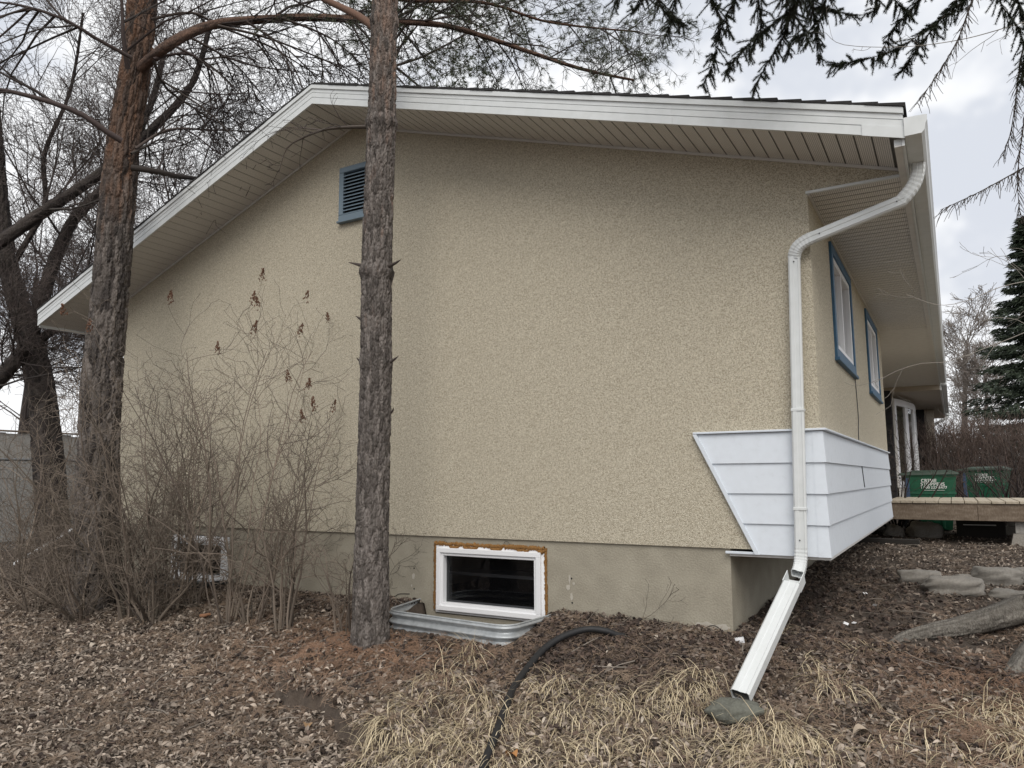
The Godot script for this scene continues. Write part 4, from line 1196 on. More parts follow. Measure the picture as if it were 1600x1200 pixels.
func sapling() -> void:
	var b := G(1735, 1005)
	var t := thing("bare_tree", "thin leafless tree whose pale twigs reach in front of the eave", "tree", b)
	var c := Color(0.26, 0.235, 0.205)
	var cfg := {n = [7, 3], len = [0.36, 0.13], ang = 0.75, jit = 0.2, trop = 0.0, cols = [c, c, c * 0.9], rmin = 0.0014, slim = 0.008}
	var tr := spline([b, b + Vector3(0.02, 1.5, 0), b + Vector3(-0.04, 3, 0.1), b + Vector3(0.05, 5.0, 0.1)], 0.1)
	var k := MB.new()
	k.col = c * 0.8
	k.tube(tr, taper(tr.size(), 0.045, 0.012), 8)
	part("trunk", k.mesh(M.twig), t).position = -b
	k = MB.new()
	for l in [[0.5, [[1640, 500], [1600, 520], [1532, 547], [1481, 565], [1439, 568], [1400, 580], [1367, 598]], 0.006], [0.55, [[1650, 430], [1600, 440], [1562, 449], [1511, 470], [1475, 477], [1448, 472], [1416, 460]], 0.0055], [0.85, [[1660, 20], [1600, 35], [1506, 61], [1412, 73], [1319, 70], [1290, 51]], 0.0055], [0.6, [[1650, 420], [1600, 425], [1570, 400], [1545, 405]], 0.004], [0.52, [[1640, 520], [1590, 500], [1545, 498], [1500, 520]], 0.004]]:
		var pts := [tr[int(l[0] * (tr.size() - 1))]]
		for q in l[1]: pts.append(P(q[0], q[1], 4.9))
		bough(k, spline(pts, 0.09), l[2], 0.0016, 0, cfg)
	part("branches", k.mesh(M.twig), t).position = -b

func left_tree() -> void:
	var b0 := P(85, 860, 11.4)
	var b := Vector3(b0.x, H(b0.x, b0.z), b0.z)
	var t := thing("bare_tree", "dark leaning leafless tree beside the chain link fence with heavy forked limbs", "tree", b)
	var tone := func(_y: float, plate: float, patchy: float, fine: float) -> Color: return Color(0.035, 0.028, 0.026).lerp(Color(0.105, 0.088, 0.078), clampf(plate * 0.5 + 0.4 + patchy * 0.3, 0, 1)) * (1.0 + 0.3 * fine)
	var d := 11.4
	var tr := [b + Vector3(0, -0.2, 0), b, P(80, 780, d), P(74, 700, d), P(64, 610, d), P(50, 545, d), P(30, 480, d), P(12, 410, d), P(2, 330, d), P(-8, 200, d), P(-20, 0, d), P(-10, -200, d)]
	var a := resample([tr, [0.28, 0.25, 0.22, 0.21, 0.19, 0.185, 0.15, 0.13, 0.11, 0.09, 0.07, 0.03]], 0.04)
	part("trunk", bark_trunk(a[0], a[1], 40, 0.02, 0.06, 25, tone).mesh(M.bark), t).position = -b
	var limbs := [[[[48, 530], [58, 490], [70, 455], [82, 415], [115, 344], [158, 298], [200, 240], [240, 150], [260, 60]], 0.11, 0.03, 11.4], [[[-40, 400], [0, 378], [60, 336], [115, 300], [168, 262], [230, 210], [300, 130], [330, 30]], 0.10, 0.03, 11.0], [[[-30, 620], [5, 585], [40, 545]], 0.12, 0.10, 11.2], [[[50, 540], [90, 512], [140, 492], [200, 485]], 0.07, 0.03, 11.5], [[[15, 420], [40, 380], [70, 320], [70, 240], [110, 140], [130, 20]], 0.045, 0.015, 11.6]]
	for l in limbs:
		var pts := []
		for q in l[0]: pts.append(P(q[0], q[1], l[3]))
		var sp := spline(pts, 0.05)
		part("limb", bark_trunk(sp, taper(sp.size(), l[1], l[2]), 24, 0.010, 0.05, 31, tone).mesh(M.bark), t).position = -b
		var k := MB.new()
		var cfg := {n = [20, 8, 6, 3], len = [1.6, 0.8, 0.42, 0.24], ang = 0.8, jit = 0.16, trop = 0.03, cols = [Color(0.06, 0.05, 0.045), Color(0.06, 0.05, 0.045), Color(0.07, 0.056, 0.05), Color(0.08, 0.062, 0.055)], rmin = 0.0028, slim = 0.010}
		bough(k, spline(pts, 0.3), l[1] * 0.55, l[2] * 0.5, 0, cfg)
		part("branches", k.mesh(M.twig), t).position = -b

func background_tree(px: float, py: float, d: float, h: float, called: String, label: String, col: Color, group: String) -> void:
	var g := P(px, py, d)
	var b := Vector3(g.x, H(g.x, g.z), g.z)
	var t := thing(called, label, "tree", b, group)
	var cfg := {n = [15, 8, 6, 4], len = [h * 0.34, h * 0.15, h * 0.075, h * 0.04], ang = 0.75, jit = 0.14, trop = 0.04, cols = [col * 0.8, col, col, col * 1.1], rmin = 0.0035 * d / 13.0, slim = 0.011, from = 0.3}
	var k := MB.new()
	k.col = col * 0.8
	var tr := wander(b, Vector3(R(-0.1, 0.1), 1, 0), h * 0.72, 9, 0.07, 0.05)
	k.tube(tr, taper(tr.size(), h * 0.022, h * 0.006), 9)
	part("trunk", k.mesh(M.bark), t).position = -b
	k = MB.new()
	bough(k, tr, h * 0.012, h * 0.004, 0, cfg)
	part("crown", k.mesh(M.twig), t).position = -b

func far_conifer(px: float, py: float, d: float, h: float, rad: float, label: String) -> void:
	var g := P(px, py, d)
	var b := Vector3(g.x, H(g.x, g.z), g.z)
	var t := thing("spruce_tree", label, "tree", b)
	var k := MB.new()
	k.col = Color(0.06, 0.05, 0.04)
	k.tube(PackedVector3Array([b, b + Vector3(0, h, 0)]), PackedFloat32Array([h * 0.018, 0.01]), 7)
	part("trunk", k.mesh(M.bark), t).position = -b
	var kn := MB.new()
	var nb := 190
	for i in nb:
		var f := pow(float(i) / nb, 0.9)
		var y := h * (0.06 + 0.92 * f)
		var L := rad * (1.0 - f) * R(0.7, 1.1) + 0.12
		var an := i * 2.39996
		var p := b + Vector3(0, y, 0)
		var steps := 12
		var path := wander(p, Vector3(cos(an), -0.12, sin(an)), L, steps, 0.06, 0.012)
		for j in range(1, steps + 1):
			for rep in 30:
				var q := path[j] + Vector3(R(-1, 1), R(-0.9, 0.15), R(-1, 1)) * (0.10 + 0.16 * L / rad)
				var dd := Vector3(cos(an) + R(-0.6, 0.6), R(-0.9, 0.1), sin(an) + R(-0.6, 0.6)).normalized()
				var o := dd.cross(Vector3(R(-1, 1), R(-1, 1), R(-1, 1))).normalized() * R(0.012, 0.03)
				kn.col = Color(0.018, 0.028, 0.017).lerp(Color(0.05, 0.068, 0.04), rng.randf())
				kn.tri(q - o, q + o, q + dd * R(0.10, 0.22))
	part("crown", kn.mesh(M.needle), t).position = -b

func shrub(px: float, py: float, h: float, stems: int, spread: float, label: String, group: String, heads := 0, dens := 1.0, col := Color(0.18, 0.145, 0.115)) -> void:
	var b := G(px, py)
	var t := thing("bare_shrub", label, "shrub", b, group)
	var k := MB.new()
	var kt := MB.new()
	var tips := []
	var cfg := {n = [int(8 * dens), 4, 1], len = [h * 0.26, h * 0.14, h * 0.07], ang = 0.9, jit = 0.27, trop = 0.05, cols = [col, col * 0.95, col * 0.85, col * 0.8], rmin = 0.0019, slim = 0.0095, from = 0.15}
	for i in stems:
		var an := TAU * i / stems + R(-0.5, 0.5)
		var lean := R(0.05, spread)
		var p := b + Vector3(cos(an), 0, sin(an)) * R(0.01, 0.10) + Vector3(0, -0.02, 0)
		var L := h * R(0.6, 1.08)
		var path := wander(p, Vector3(cos(an) * lean, 1, sin(an) * lean), L, 11, 0.16, 0.04)
		cfg.cols = [col * R(0.45, 1.5), col * R(0.6, 1.4), col * R(0.6, 1.3), col * 0.9]
		# keep clear of the wall
		for j in path.size():
			if path[j].z < 0.12 and path[j].x > XL - 0.1: path[j].z = 0.12 + 0.1 * rng.randf()
		bough(kt if i > stems / 3 else k, path, R(0.007, 0.012) if i % 4 else R(0.013, 0.02), 0.003, 0, cfg, tips)
	for kk in [k, kt]:
		for j in kk.v.size():
			if kk.v[j].z < 0.01 and kk.v[j].x > XL: kk.v[j].z = 0.01
	part("stems", k.mesh(M.twig), t).position = -b
	part("twigs", kt.mesh(M.twig), t).position = -b
	if heads > 0:
		var top := tips.duplicate()
		top.sort_custom(func(p, q): return p[0].y > q[0].y)
		var ks := MB.new()
		for i in heads:
			var q: Array = top[(i * 7) % mini(top.size(), heads * 8)]
			for j in 44:
				var f := R(0.0, 0.11)
				var s := Vector3(R(-1, 1), R(-1, 1), R(-1, 1)).normalized() * (0.12 - f) * 0.26
				var c0: Vector3 = q[0] + Vector3(q[1].x * 0.3, 1, q[1].z * 0.3).normalized() * f + s
				ks.col = Color(0.10, 0.045, 0.026).lerp(Color(0.2, 0.11, 0.07), rng.randf())
				ks.tube(PackedVector3Array([c0, c0 + Vector3(R(-0.01, 0.01), 0.012, R(-0.01, 0.01))]), PackedFloat32Array([0.0058, 0.004]), 4, true)
		part("seed_heads", ks.mesh(M.twig), t).position = -b

func back_pine() -> void:
	var g := P(598, 700, 17.5)
	var b := Vector3(g.x, 0.6, g.z)
	var t := thing("pine_tree", "dense green pine crown rising behind the ridge of the roof", "tree", b)
	var k := MB.new()
	var tr := PackedVector3Array([b, b + Vector3(0, 5, 0), P(604, 60, 17.5), P(606, -90, 17.5)])
	k.col = Color(0.12, 0.085, 0.065)
	k.tube(tr, taper(4, 0.2, 0.08), 10)
	part("trunk", k.mesh(M.bark), t).position = -b
	k = MB.new()
	var tips := []
	var cf := {n = [7, 6, 3], len = [1.0, 0.5, 0.25], ang = 0.8, jit = 0.16, trop = 0.03, cols = [Color(0.08, 0.06, 0.05)], rmin = 0.004}
	for i in 26:
		var o := Vector3(0, R(7.6, 13.0), 0)
		var an := i * 2.4
		bough(k, wander(Vector3(tr[2].x, o.y, tr[2].z), Vector3(cos(an) + 0.9, 0.0, sin(an) - 0.3), R(1.5, 3.6), 7, 0.1, 0.0), 0.035, 0.01, 0, cf, tips)
	part("branches", k.mesh(M.twig), t).position = -b
	var kn := MB.new()
	for q in tips: needles(kn, q[0], q[1], 14, 0.14, 0.007, 0.8, Color(0.035, 0.05, 0.024), Color(0.09, 0.105, 0.05))
	part("crown", kn.mesh(M.needle), t).position = -b

# ---------------------------------------------------------------- yard objects
func window_well(pts: Array, y1: float, y0: float, m: Material, label: String) -> void:
	var b: Vector3 = pts[1]
	var t := thing("window_well", label, "window well", Vector3(b.x, y0, b.z))
	# corrugated sheet bent round the opening
	var cv := Curve3D.new()
	for i in pts.size():
		var p: Vector3 = pts[i]
		if i == 0 or i == pts.size() - 1: cv.add_point(p)
		else:
			var a: Vector3 = (pts[i - 1] - p).normalized() * 0.14
			var c: Vector3 = (pts[i + 1] - p).normalized() * 0.14
			cv.add_point(p + a, Vector3.ZERO, -a * 0.6)
			cv.add_point(p + c, -c * 0.6, Vector3.ZERO)
	cv.bake_interval = 0.03
	var line := cv.get_baked_points()
	var k := MB.new()
	var rows := 44
	var np := line.size()
	for th in [0.0, 0.003]:
		var base := k.v.size()
		for r in rows + 1:
			var f := float(r) / rows
			var y := lerpf(y1, y0, f)
			var off: float = 0.014 * sin((y1 - y) / 0.068 * TAU) + th
			for i in np:
				var d := (line[mini(i + 1, np - 1)] - line[maxi(i - 1, 0)]).normalized()
				var o := Vector3(d.z, 0, -d.x) * -1.0
				var slope: float = 0.014 * TAU / 0.068 * cos((y1 - y) / 0.068 * TAU)
				var nn := (o + Vector3(0, slope, 0)).normalized() * (1.0 if th == 0.0 else -1.0)
				k.vert(Vector3(line[i].x, y, line[i].z) + o * off, nn)
		for r in rows:
			for i in np - 1:
				var a := base + r * np + i
				if th == 0.0: k.ix.append_array([a, a + 1, a + np + 1, a, a + np + 1, a + np])
				else: k.ix.append_array([a, a + np + 1, a + 1, a, a + np, a + np + 1])
	part("corrugated_sheet", k.mesh(m), t).position = -t.position
	k = MB.new()
	var rl := PackedVector3Array()
	for p in line: rl.append(Vector3(p.x, y1 + 0.004, p.z))
	var rr := PackedFloat32Array()
	rr.resize(np); rr.fill(0.0085)
	k.tube(rl, rr, 8, true)
	part("rolled_rim", k.mesh(m), t).position = -t.position

func rock_mesh(s: Vector3, seed_: int, m: Material, flat := 0.0) -> ArrayMesh:
	var sp := SphereMesh.new()
	sp.radial_segments = 28
	sp.rings = 16
	var arr := sp.get_mesh_arrays()
	var v: PackedVector3Array = arr[Mesh.ARRAY_VERTEX]
	var q := FastNoiseLite.new()
	q.seed = seed_
	q.frequency = 1.1
	var q2 := FastNoiseLite.new()
	q2.seed = seed_ + 1
	q2.frequency = 4.0
	for i in v.size():
		var p := v[i] * 2.0
		if flat > 0.0:
			# squarish block with worn edges
			var mx := maxf(absf(p.x), maxf(absf(p.y), absf(p.z)))
			p = p.lerp(p / mx, flat)
		p *= 1.0 + 0.34 * q.get_noise_3dv(p) + 0.10 * q2.get_noise_3dv(p)
		v[i] = p * s
	arr[Mesh.ARRAY_VERTEX] = v
	var am := ArrayMesh.new()
	am.add_surface_from_arrays(Mesh.PRIMITIVE_TRIANGLES, arr)
	var st := SurfaceTool.new()
	st.create_from(am, 0)
	st.generate_normals()
	var out := st.commit()
	out.surface_set_material(0, m)
	return out
func rock(px: float, py: float, s: Vector3, lift: float, turn: float, seed_: int, label: String, m: Material, called := "stone", flat := 0.0) -> void:
	var g := G(px, py)
	var o := single(called, rock_mesh(s, seed_, m, flat), label, called)
	o.position = g + Vector3(0, lift, 0)
	o.rotation.y = turn

func uvbox(lo: Vector3, hi: Vector3, ax: int, m: Material, off: float) -> ArrayMesh:
	# box whose grain runs along axis ax
	var k := MB.new()
	k.box(lo, hi, 0.004)
	for i in k.v.size():
		var p := k.v[i]
		var a := p[ax]
		var b := p[(ax + 1) % 3] + p[(ax + 2) % 3]
		k.uv[i] = Vector2(a * 0.35 + off, b * 1.2 + off * 3.7)
	return k.mesh(m)
func deck() -> void:
	var y := 1.262
	var zf := -6.75
	var zb := -8.8
	var x0 := -0.86
	var x1 := 3.0
	var t := thing("wooden_walkway", "low plank walkway on a heavy side beam running away from the white siding", "walkway", Vector3(0.8, 0.58, -7.8))
	var x := x0
	while x < x1:
		part("plank", uvbox(Vector3(x, y - 0.038, zb), Vector3(x + 0.152, y + R(-0.002, 0.003), zf + R(0.012, 0.03)), 2, M.wood_pale, R(0, 9)), t).position = -t.position
		x += 0.161
	part("beam", uvbox(Vector3(x0 + 0.02, y - 0.275, zf - 0.045), Vector3(0.25, y - 0.039, zf), 0, M.wood_brown, 0.3), t).position = -t.position
	part("beam", uvbox(Vector3(0.253, y - 0.275, zf - 0.045), Vector3(x1, y - 0.039, zf - 0.002), 0, M.wood_brown, 2.6), t).position = -t.position
	part("beam", uvbox(Vector3(x0 + 0.02, y - 0.275, zb), Vector3(x1, y - 0.039, zb + 0.045), 0, M.wood_brown, 5.1), t).position = -t.position
	for q in [Vector3(0.68, 0, zf - 0.14), Vector3(2.6, 0, zf - 0.14), Vector3(0.68, 0, zb + 0.1), Vector3(-0.7, 0, zb + 0.1)]:
		part("post", uvbox(Vector3(q.x, 0.82, q.z - 0.045), Vector3(q.x + 0.14, y - 0.04, q.z + 0.045), 1, M.wood_grey, 1.0), t).position = -t.position
		var h := H(q.x + 0.07, q.z)
		var k := MB.new()
		var c := Vector3(q.x + 0.07, 0, q.z)
		k.hexa([c + Vector3(-0.15, h - 0.03, -0.15), c + Vector3(0.15, h - 0.03, -0.15), c + Vector3(0.15, h - 0.03, 0.15), c + Vector3(-0.15, h - 0.03, 0.15), c + Vector3(-0.10, 0.819, -0.10), c + Vector3(0.10, 0.819, -0.10), c + Vector3(0.10, 0.819, 0.10), c + Vector3(-0.10, 0.819, 0.10)])
		part("pier_block", k.mesh(M.stone), t).position = -t.position
	# dark planter box stored below
	var p := thing("planter_box", "dark planter box with a pale strip in the shade below the walkway", "planter", Vector3(0.35, 0.62, -8.2))
	var kb := MB.new()
	kb.box(Vector3(-0.02, 0.58, -8.5), Vector3(0.62, 0.93, -7.95), 0.01)
	part("box", kb.mesh(M.wood_dark), p).position = -p.position
	part("strip", boxm(Vector3(0.07, 0.86, -7.949), Vector3(0.5, 0.875, -7.93), M.soffit_plain), p).position = -p.position
	var e := single("edging_timber", uvbox(Vector3(-1.4, 0.50, -6.35), Vector3(-0.47, 0.74, -6.2), 0, M.wood_dark, 1.0), "dark half buried edging timber below the end of the white siding", "timber")
	e.position = Vector3.ZERO
	single("edging_board", uvbox(Vector3(-1.4, 0.50, -6.02), Vector3(0.75, 0.625, -5.98), 0, M.wood_grey, 3.0), "thin pale edging board along the soil bed by the walkway", "board")

func bin(at: Vector3, turn: float, label: String, group: String) -> void:
	# side view: wheels and hinge at -x, front at +x, broad side towards +z
	var t := thing("wheeled_bin", label, "bin", at, group)
	t.rotation.y = turn
	var k := MB.new()
	var low := [-0.26, 0.30, 0.25]
	var steps := [[0.03, -0.27, 0.27, 0.23], [0.62, -0.34, 0.34, 0.29], [0.625, -0.345, 0.36, 0.30], [0.66, -0.35, 0.36, 0.30], [0.665, -0.35, 0.345, 0.295], [0.93, -0.38, 0.375, 0.325], [0.935, -0.39, 0.39, 0.335], [0.96, -0.39, 0.39, 0.335]]
	for i in steps.size() - 1:
		var a: Array = steps[i]
		var b: Array = steps[i + 1]
		var A := [Vector3(a[1], a[0], -a[3]), Vector3(a[2], a[0], -a[3]), Vector3(a[2], a[0], a[3]), Vector3(a[1], a[0], a[3])]
		var B := [Vector3(b[1], b[0], -b[3]), Vector3(b[2], b[0], -b[3]), Vector3(b[2], b[0], b[3]), Vector3(b[1], b[0], b[3])]
		for j in 4:
			var j2 := (j + 1) % 4
			k.quad(A[j], A[j2], B[j2], B[j], (A[j] + A[j2]) / 2 * Vector3(1, 0, 1))
	k.quad(Vector3(-0.27, 0.03, -0.23), Vector3(0.27, 0.03, -0.23), Vector3(0.27, 0.03, 0.23), Vector3(-0.27, 0.03, 0.23), Vector3.DOWN)
	k.box(Vector3(0.12, 0.05, 0.225), Vector3(0.17, 0.6, 0.262), 0.006)
	part("body", k.mesh(M.bin_green), t)
	k = MB.new()
	k.hexa([Vector3(-0.50, 0.945, -0.36), Vector3(0.42, 0.962, -0.36), Vector3(0.42, 0.962, 0.36), Vector3(-0.50, 0.945, 0.36), Vector3(-0.47, 0.985, -0.33), Vector3(0.40, 1.0, -0.35), Vector3(0.40, 1.0, 0.35), Vector3(-0.47, 0.985, 0.33)])
	k.hexa([Vector3(-0.40, 0.985, -0.28), Vector3(0.38, 1.0, -0.30), Vector3(0.38, 1.0, 0.30), Vector3(-0.40, 0.985, 0.28), Vector3(-0.25, 1.03, -0.2), Vector3(0.30, 1.035, -0.22), Vector3(0.30, 1.035, 0.22), Vector3(-0.25, 1.03, 0.2)])
	part("lid", k.mesh(M.bin_lid), t)
	k = MB.new()
	k.tube(PackedVector3Array([Vector3(-0.47, 0.90, -0.25), Vector3(-0.47, 0.90, 0.25)]), PackedFloat32Array([0.016, 0.016]), 8, true)
	part("handle", k.mesh(M.bin_lid), t)
	part("bracket", boxm(Vector3(-0.39, 0.3, 0.30), Vector3(-0.33, 0.9, 0.325), M.blue_strip, 0.005), t)
	for s in [-1.0, 1.0]:
		k = MB.new()
		k.tube(PackedVector3Array([Vector3(-0.33, 0.14, s * 0.25), Vector3(-0.33, 0.14, s * 0.31)]), PackedFloat32Array([0.14, 0.14]), 22, true)
		part("wheel", k.mesh(M.rubber), t)
	for q in [["CRIME", 0.835, 0.055, -0.035], ["STOPPERS", 0.775, 0.055, 0.02], ["1 800 222 8477", 0.72, 0.042, 0.03]]:
		var tm := TextMesh.new()
		tm.text = q[0]
		var f := SystemFont.new()
		f.font_names = PackedStringArray(["Droid Sans"])
		f.font_weight = 700
		tm.font = f
		tm.font_size = 32
		tm.pixel_size = q[2] / 23.0
		tm.depth = 0.004
		tm.material = M.white_print
		var o := MeshInstance3D.new()
		o.name = "lettering"
		o.mesh = tm
		t.add_child(o, true)
		o.position = Vector3(q[3], q[1] + 0.02, 0.322 - 0.05 * (0.93 - q[1]) * 2.2 + 0.014)
		o.rotation.x = -0.10
	k = MB.new()
	k.box(Vector3(-0.12, 0.69, 0.302), Vector3(0.19, 0.696, 0.312))
	part("label_line", k.mesh(M.white_print), t)

func fences() -> void:
	# chain link along the side yard
	var x := -13.04
	var t := thing("chain_link_fence", "rusty chain link fence with a dark top rail in front of grey boards", "fence", Vector3(x, 0.45, -1.0))
	var yt := 1.945
	var yb := 0.5
	var za := -5.0
	var zb := 3.0
	var k := MB.new()
	k.tube(PackedVector3Array([Vector3(x, yt, za), Vector3(x, yt, zb)]), PackedFloat32Array([0.022, 0.022]), 8, true)
	part("top_rail", k.mesh(M.metal_grey), t).position = -t.position
	for z in [-4.9, -2.4, 0.1, 2.6]:
		k = MB.new()
		k.tube(PackedVector3Array([Vector3(x - 0.04, 0.3, z), Vector3(x - 0.04, yt + 0.05, z)]), PackedFloat32Array([0.03, 0.03]), 8, true)
		part("post", k.mesh(M.metal_grey), t).position = -t.position
	k = MB.new()
	var hh := yt - yb
	var s := za - hh
	while s < zb:
		for dr in [1.0, -1.0]:
			var a := Vector3(x + 0.003 * dr, yb, s if dr > 0 else s + hh)
			var b := Vector3(x + 0.003 * dr, yt, s + hh if dr > 0 else s)
			k.tube(PackedVector3Array([a, b]), PackedFloat32Array([0.003, 0.003]), 3)
		s += 0.075
	part("wire_mesh", k.mesh(M.metal_grey), t).position = -t.position
	# weathered boards behind it
	var xb := -14.6
	var w := thing("board_fence", "tall weathered grey board fence behind the chain link", "fence", Vector3(xb, 0.4, -1.0))
	var z := -6.0
	while z < 5.0:
		part("board", uvbox(Vector3(xb, 0.35, z), Vector3(xb + 0.022, 2.46 + R(-0.02, 0.02), z + 0.285), 1, M.wood_grey, R(0, 20)), w).position = -w.position
		z += 0.29
	for y in [0.8, 2.1]:
		part("rail", uvbox(Vector3(xb - 0.06, y, -6.0), Vector3(xb - 0.001, y + 0.09, 5.0), 2, M.wood_grey, y), w).position = -w.position
	part("cap", uvbox(Vector3(xb - 0.04, 2.482, -6.0), Vector3(xb + 0.06, 2.51, 5.0), 2, M.wood_brown, 2.0), w).position = -w.position
	# white pole lying in the brush
	var p0 := P(55, 862, 9.6)
	var p1 := P(112, 828, 9.8)
	var kp := MB.new()
	kp.tube(PackedVector3Array([p0 - (p1 - p0) * 0.6, p1 + (p1 - p0) * 0.6]), PackedFloat32Array([0.022, 0.022]), 8, true)
	single("white_pole", kp.mesh(M.vinyl), "white plastic pole leaning in the brush beside the old pine", "pole")

func hose() -> void:
	var pts := []
	var rows := [[985, 1000, -0.03], [965, 997, 0.0], [945, 990, 0.045], [915, 988, 0.06], [880, 999, 0.05], [850, 1019, 0.03], [822, 1052, 0.02], [803, 1080, 0.015], [792, 1105, 0.015], [780, 1140, 0.015], [768, 1170, 0.015], [757, 1200, 0.015], [740, 1260, 0.015]]
	for q in rows: pts.append(G(q[0], q[1], q[2]) + Vector3(0, q[2] + 0.02, 0))
	var k := MB.new()
	var sp := spline(pts, 0.02)
	var rr := PackedFloat32Array()
	for i in sp.size(): rr.append(0.0245 + 0.0012 * sin(i * 1.9))
	k.tube(sp, rr, 12, true)
	single("black_hose", k.mesh(M.rubber), "black ribbed hose arching out of the soil across the dry grass", "hose")

# ---------------------------------------------------------------- ground cover
func free_ground(x: float, z: float) -> bool:
	if x > XL - 0.02 and x < XF + 0.02 and z < 0.0: return false
	# bare soil on the worn step
	if x > -4.3 and x < -2.75 and absf(step_at(x, z) - 0.01) < 0.03 and rng.randf() < 0.75: return false
	if x > -4.3 and x < -2.88 and z < 0.74 and z > -0.1: return false
	if x > -7.9 and x < -6.95 and z < 0.45 and z > -0.1: return false
	return true
func leaf_mesh(L: float, w: float, curl: float, twist: float) -> ArrayMesh:
	var k := MB.new()
	var m := 5
	for i in m:
		for s in [-1.0, 1.0]:
			var q := []
			for e in [i, i + 1]:
				var t := float(e) / m
				var hw := w * pow(sin(PI * clampf(t, 0.02, 0.985)), 0.8)
				var c := Vector3(0, curl * L * sin(PI * t), (t - 0.5) * L)
				var o := Vector3(cos(twist * (t - 0.5)), 0.55 + sin(twist * (t - 0.5)), 0) * hw
				o.x *= s
				q.append(c)
				q.append(c + o)
			k.quad(q[0], q[1], q[3], q[2], Vector3.UP)
	return k.mesh(M.leaf)
func scatter(called: String, label: String, mesh: Mesh, xf: Array, cols: Array) -> void:
	var mm := MultiMesh.new()
	mm.transform_format = MultiMesh.TRANSFORM_3D
	mm.use_colors = true
	mm.mesh = mesh
	mm.instance_count = xf.size()
	for i in xf.size():
		mm.set_instance_transform(i, xf[i])
		mm.set_instance_color(i, cols[i])
	var o := MultiMeshInstance3D.new()
	o.name = numbered(called)
	o.multimesh = mm
	add_child(o)
	o.set_meta("kind", "stuff"); o.set_meta("label", label); o.set_meta("category", "ground cover")
func spot() -> Vector2:
	# more cover where the yard is close to the walls and the path
	if rng.randf() < 0.78: return Vector2(R(-9.5, 1.9), R(-0.2, 4.2) if rng.randf() < 0.8 else R(-6.5, -0.2))
	return Vector2(R(-14.0, 3.5), R(-11.0, 5.2))
func needle_zone(x: float, z: float) -> float:
	# fallen needles lie round the two pines and under the spruce
	return maxf(exp(-((x + 4.1) * (x + 4.1) / 1.3 + (z - 1.1) * (z - 1.1) / 0.5)), 0.8 * exp(-((x - 0.3) * (x - 0.3) / 0.9 + (z - 0.2) * (z - 0.2) / 1.6)))
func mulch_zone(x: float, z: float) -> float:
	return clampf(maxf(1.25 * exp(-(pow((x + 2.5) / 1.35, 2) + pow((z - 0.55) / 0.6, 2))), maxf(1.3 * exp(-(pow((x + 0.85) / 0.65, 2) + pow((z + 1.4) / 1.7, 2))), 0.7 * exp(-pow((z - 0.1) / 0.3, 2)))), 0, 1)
func orient(p: Vector3, s: Vector3, tilt: float) -> Transform3D:
	var e := 0.05
	var nn := Vector3(base_h(p.x - e, p.z) - base_h(p.x + e, p.z), 2 * e, base_h(p.x, p.z - e) - base_h(p.x, p.z + e)).normalized()
	nn = (nn + Vector3(R(-tilt, tilt), 0, R(-tilt, tilt))).normalized()
	var a := R(0, TAU)
	var f := Vector3(cos(a), 0, sin(a))
	f = (f - nn * f.dot(nn)).normalized()
	return Transform3D(Basis(nn.cross(f), nn, f) * Basis.from_scale(s), p)
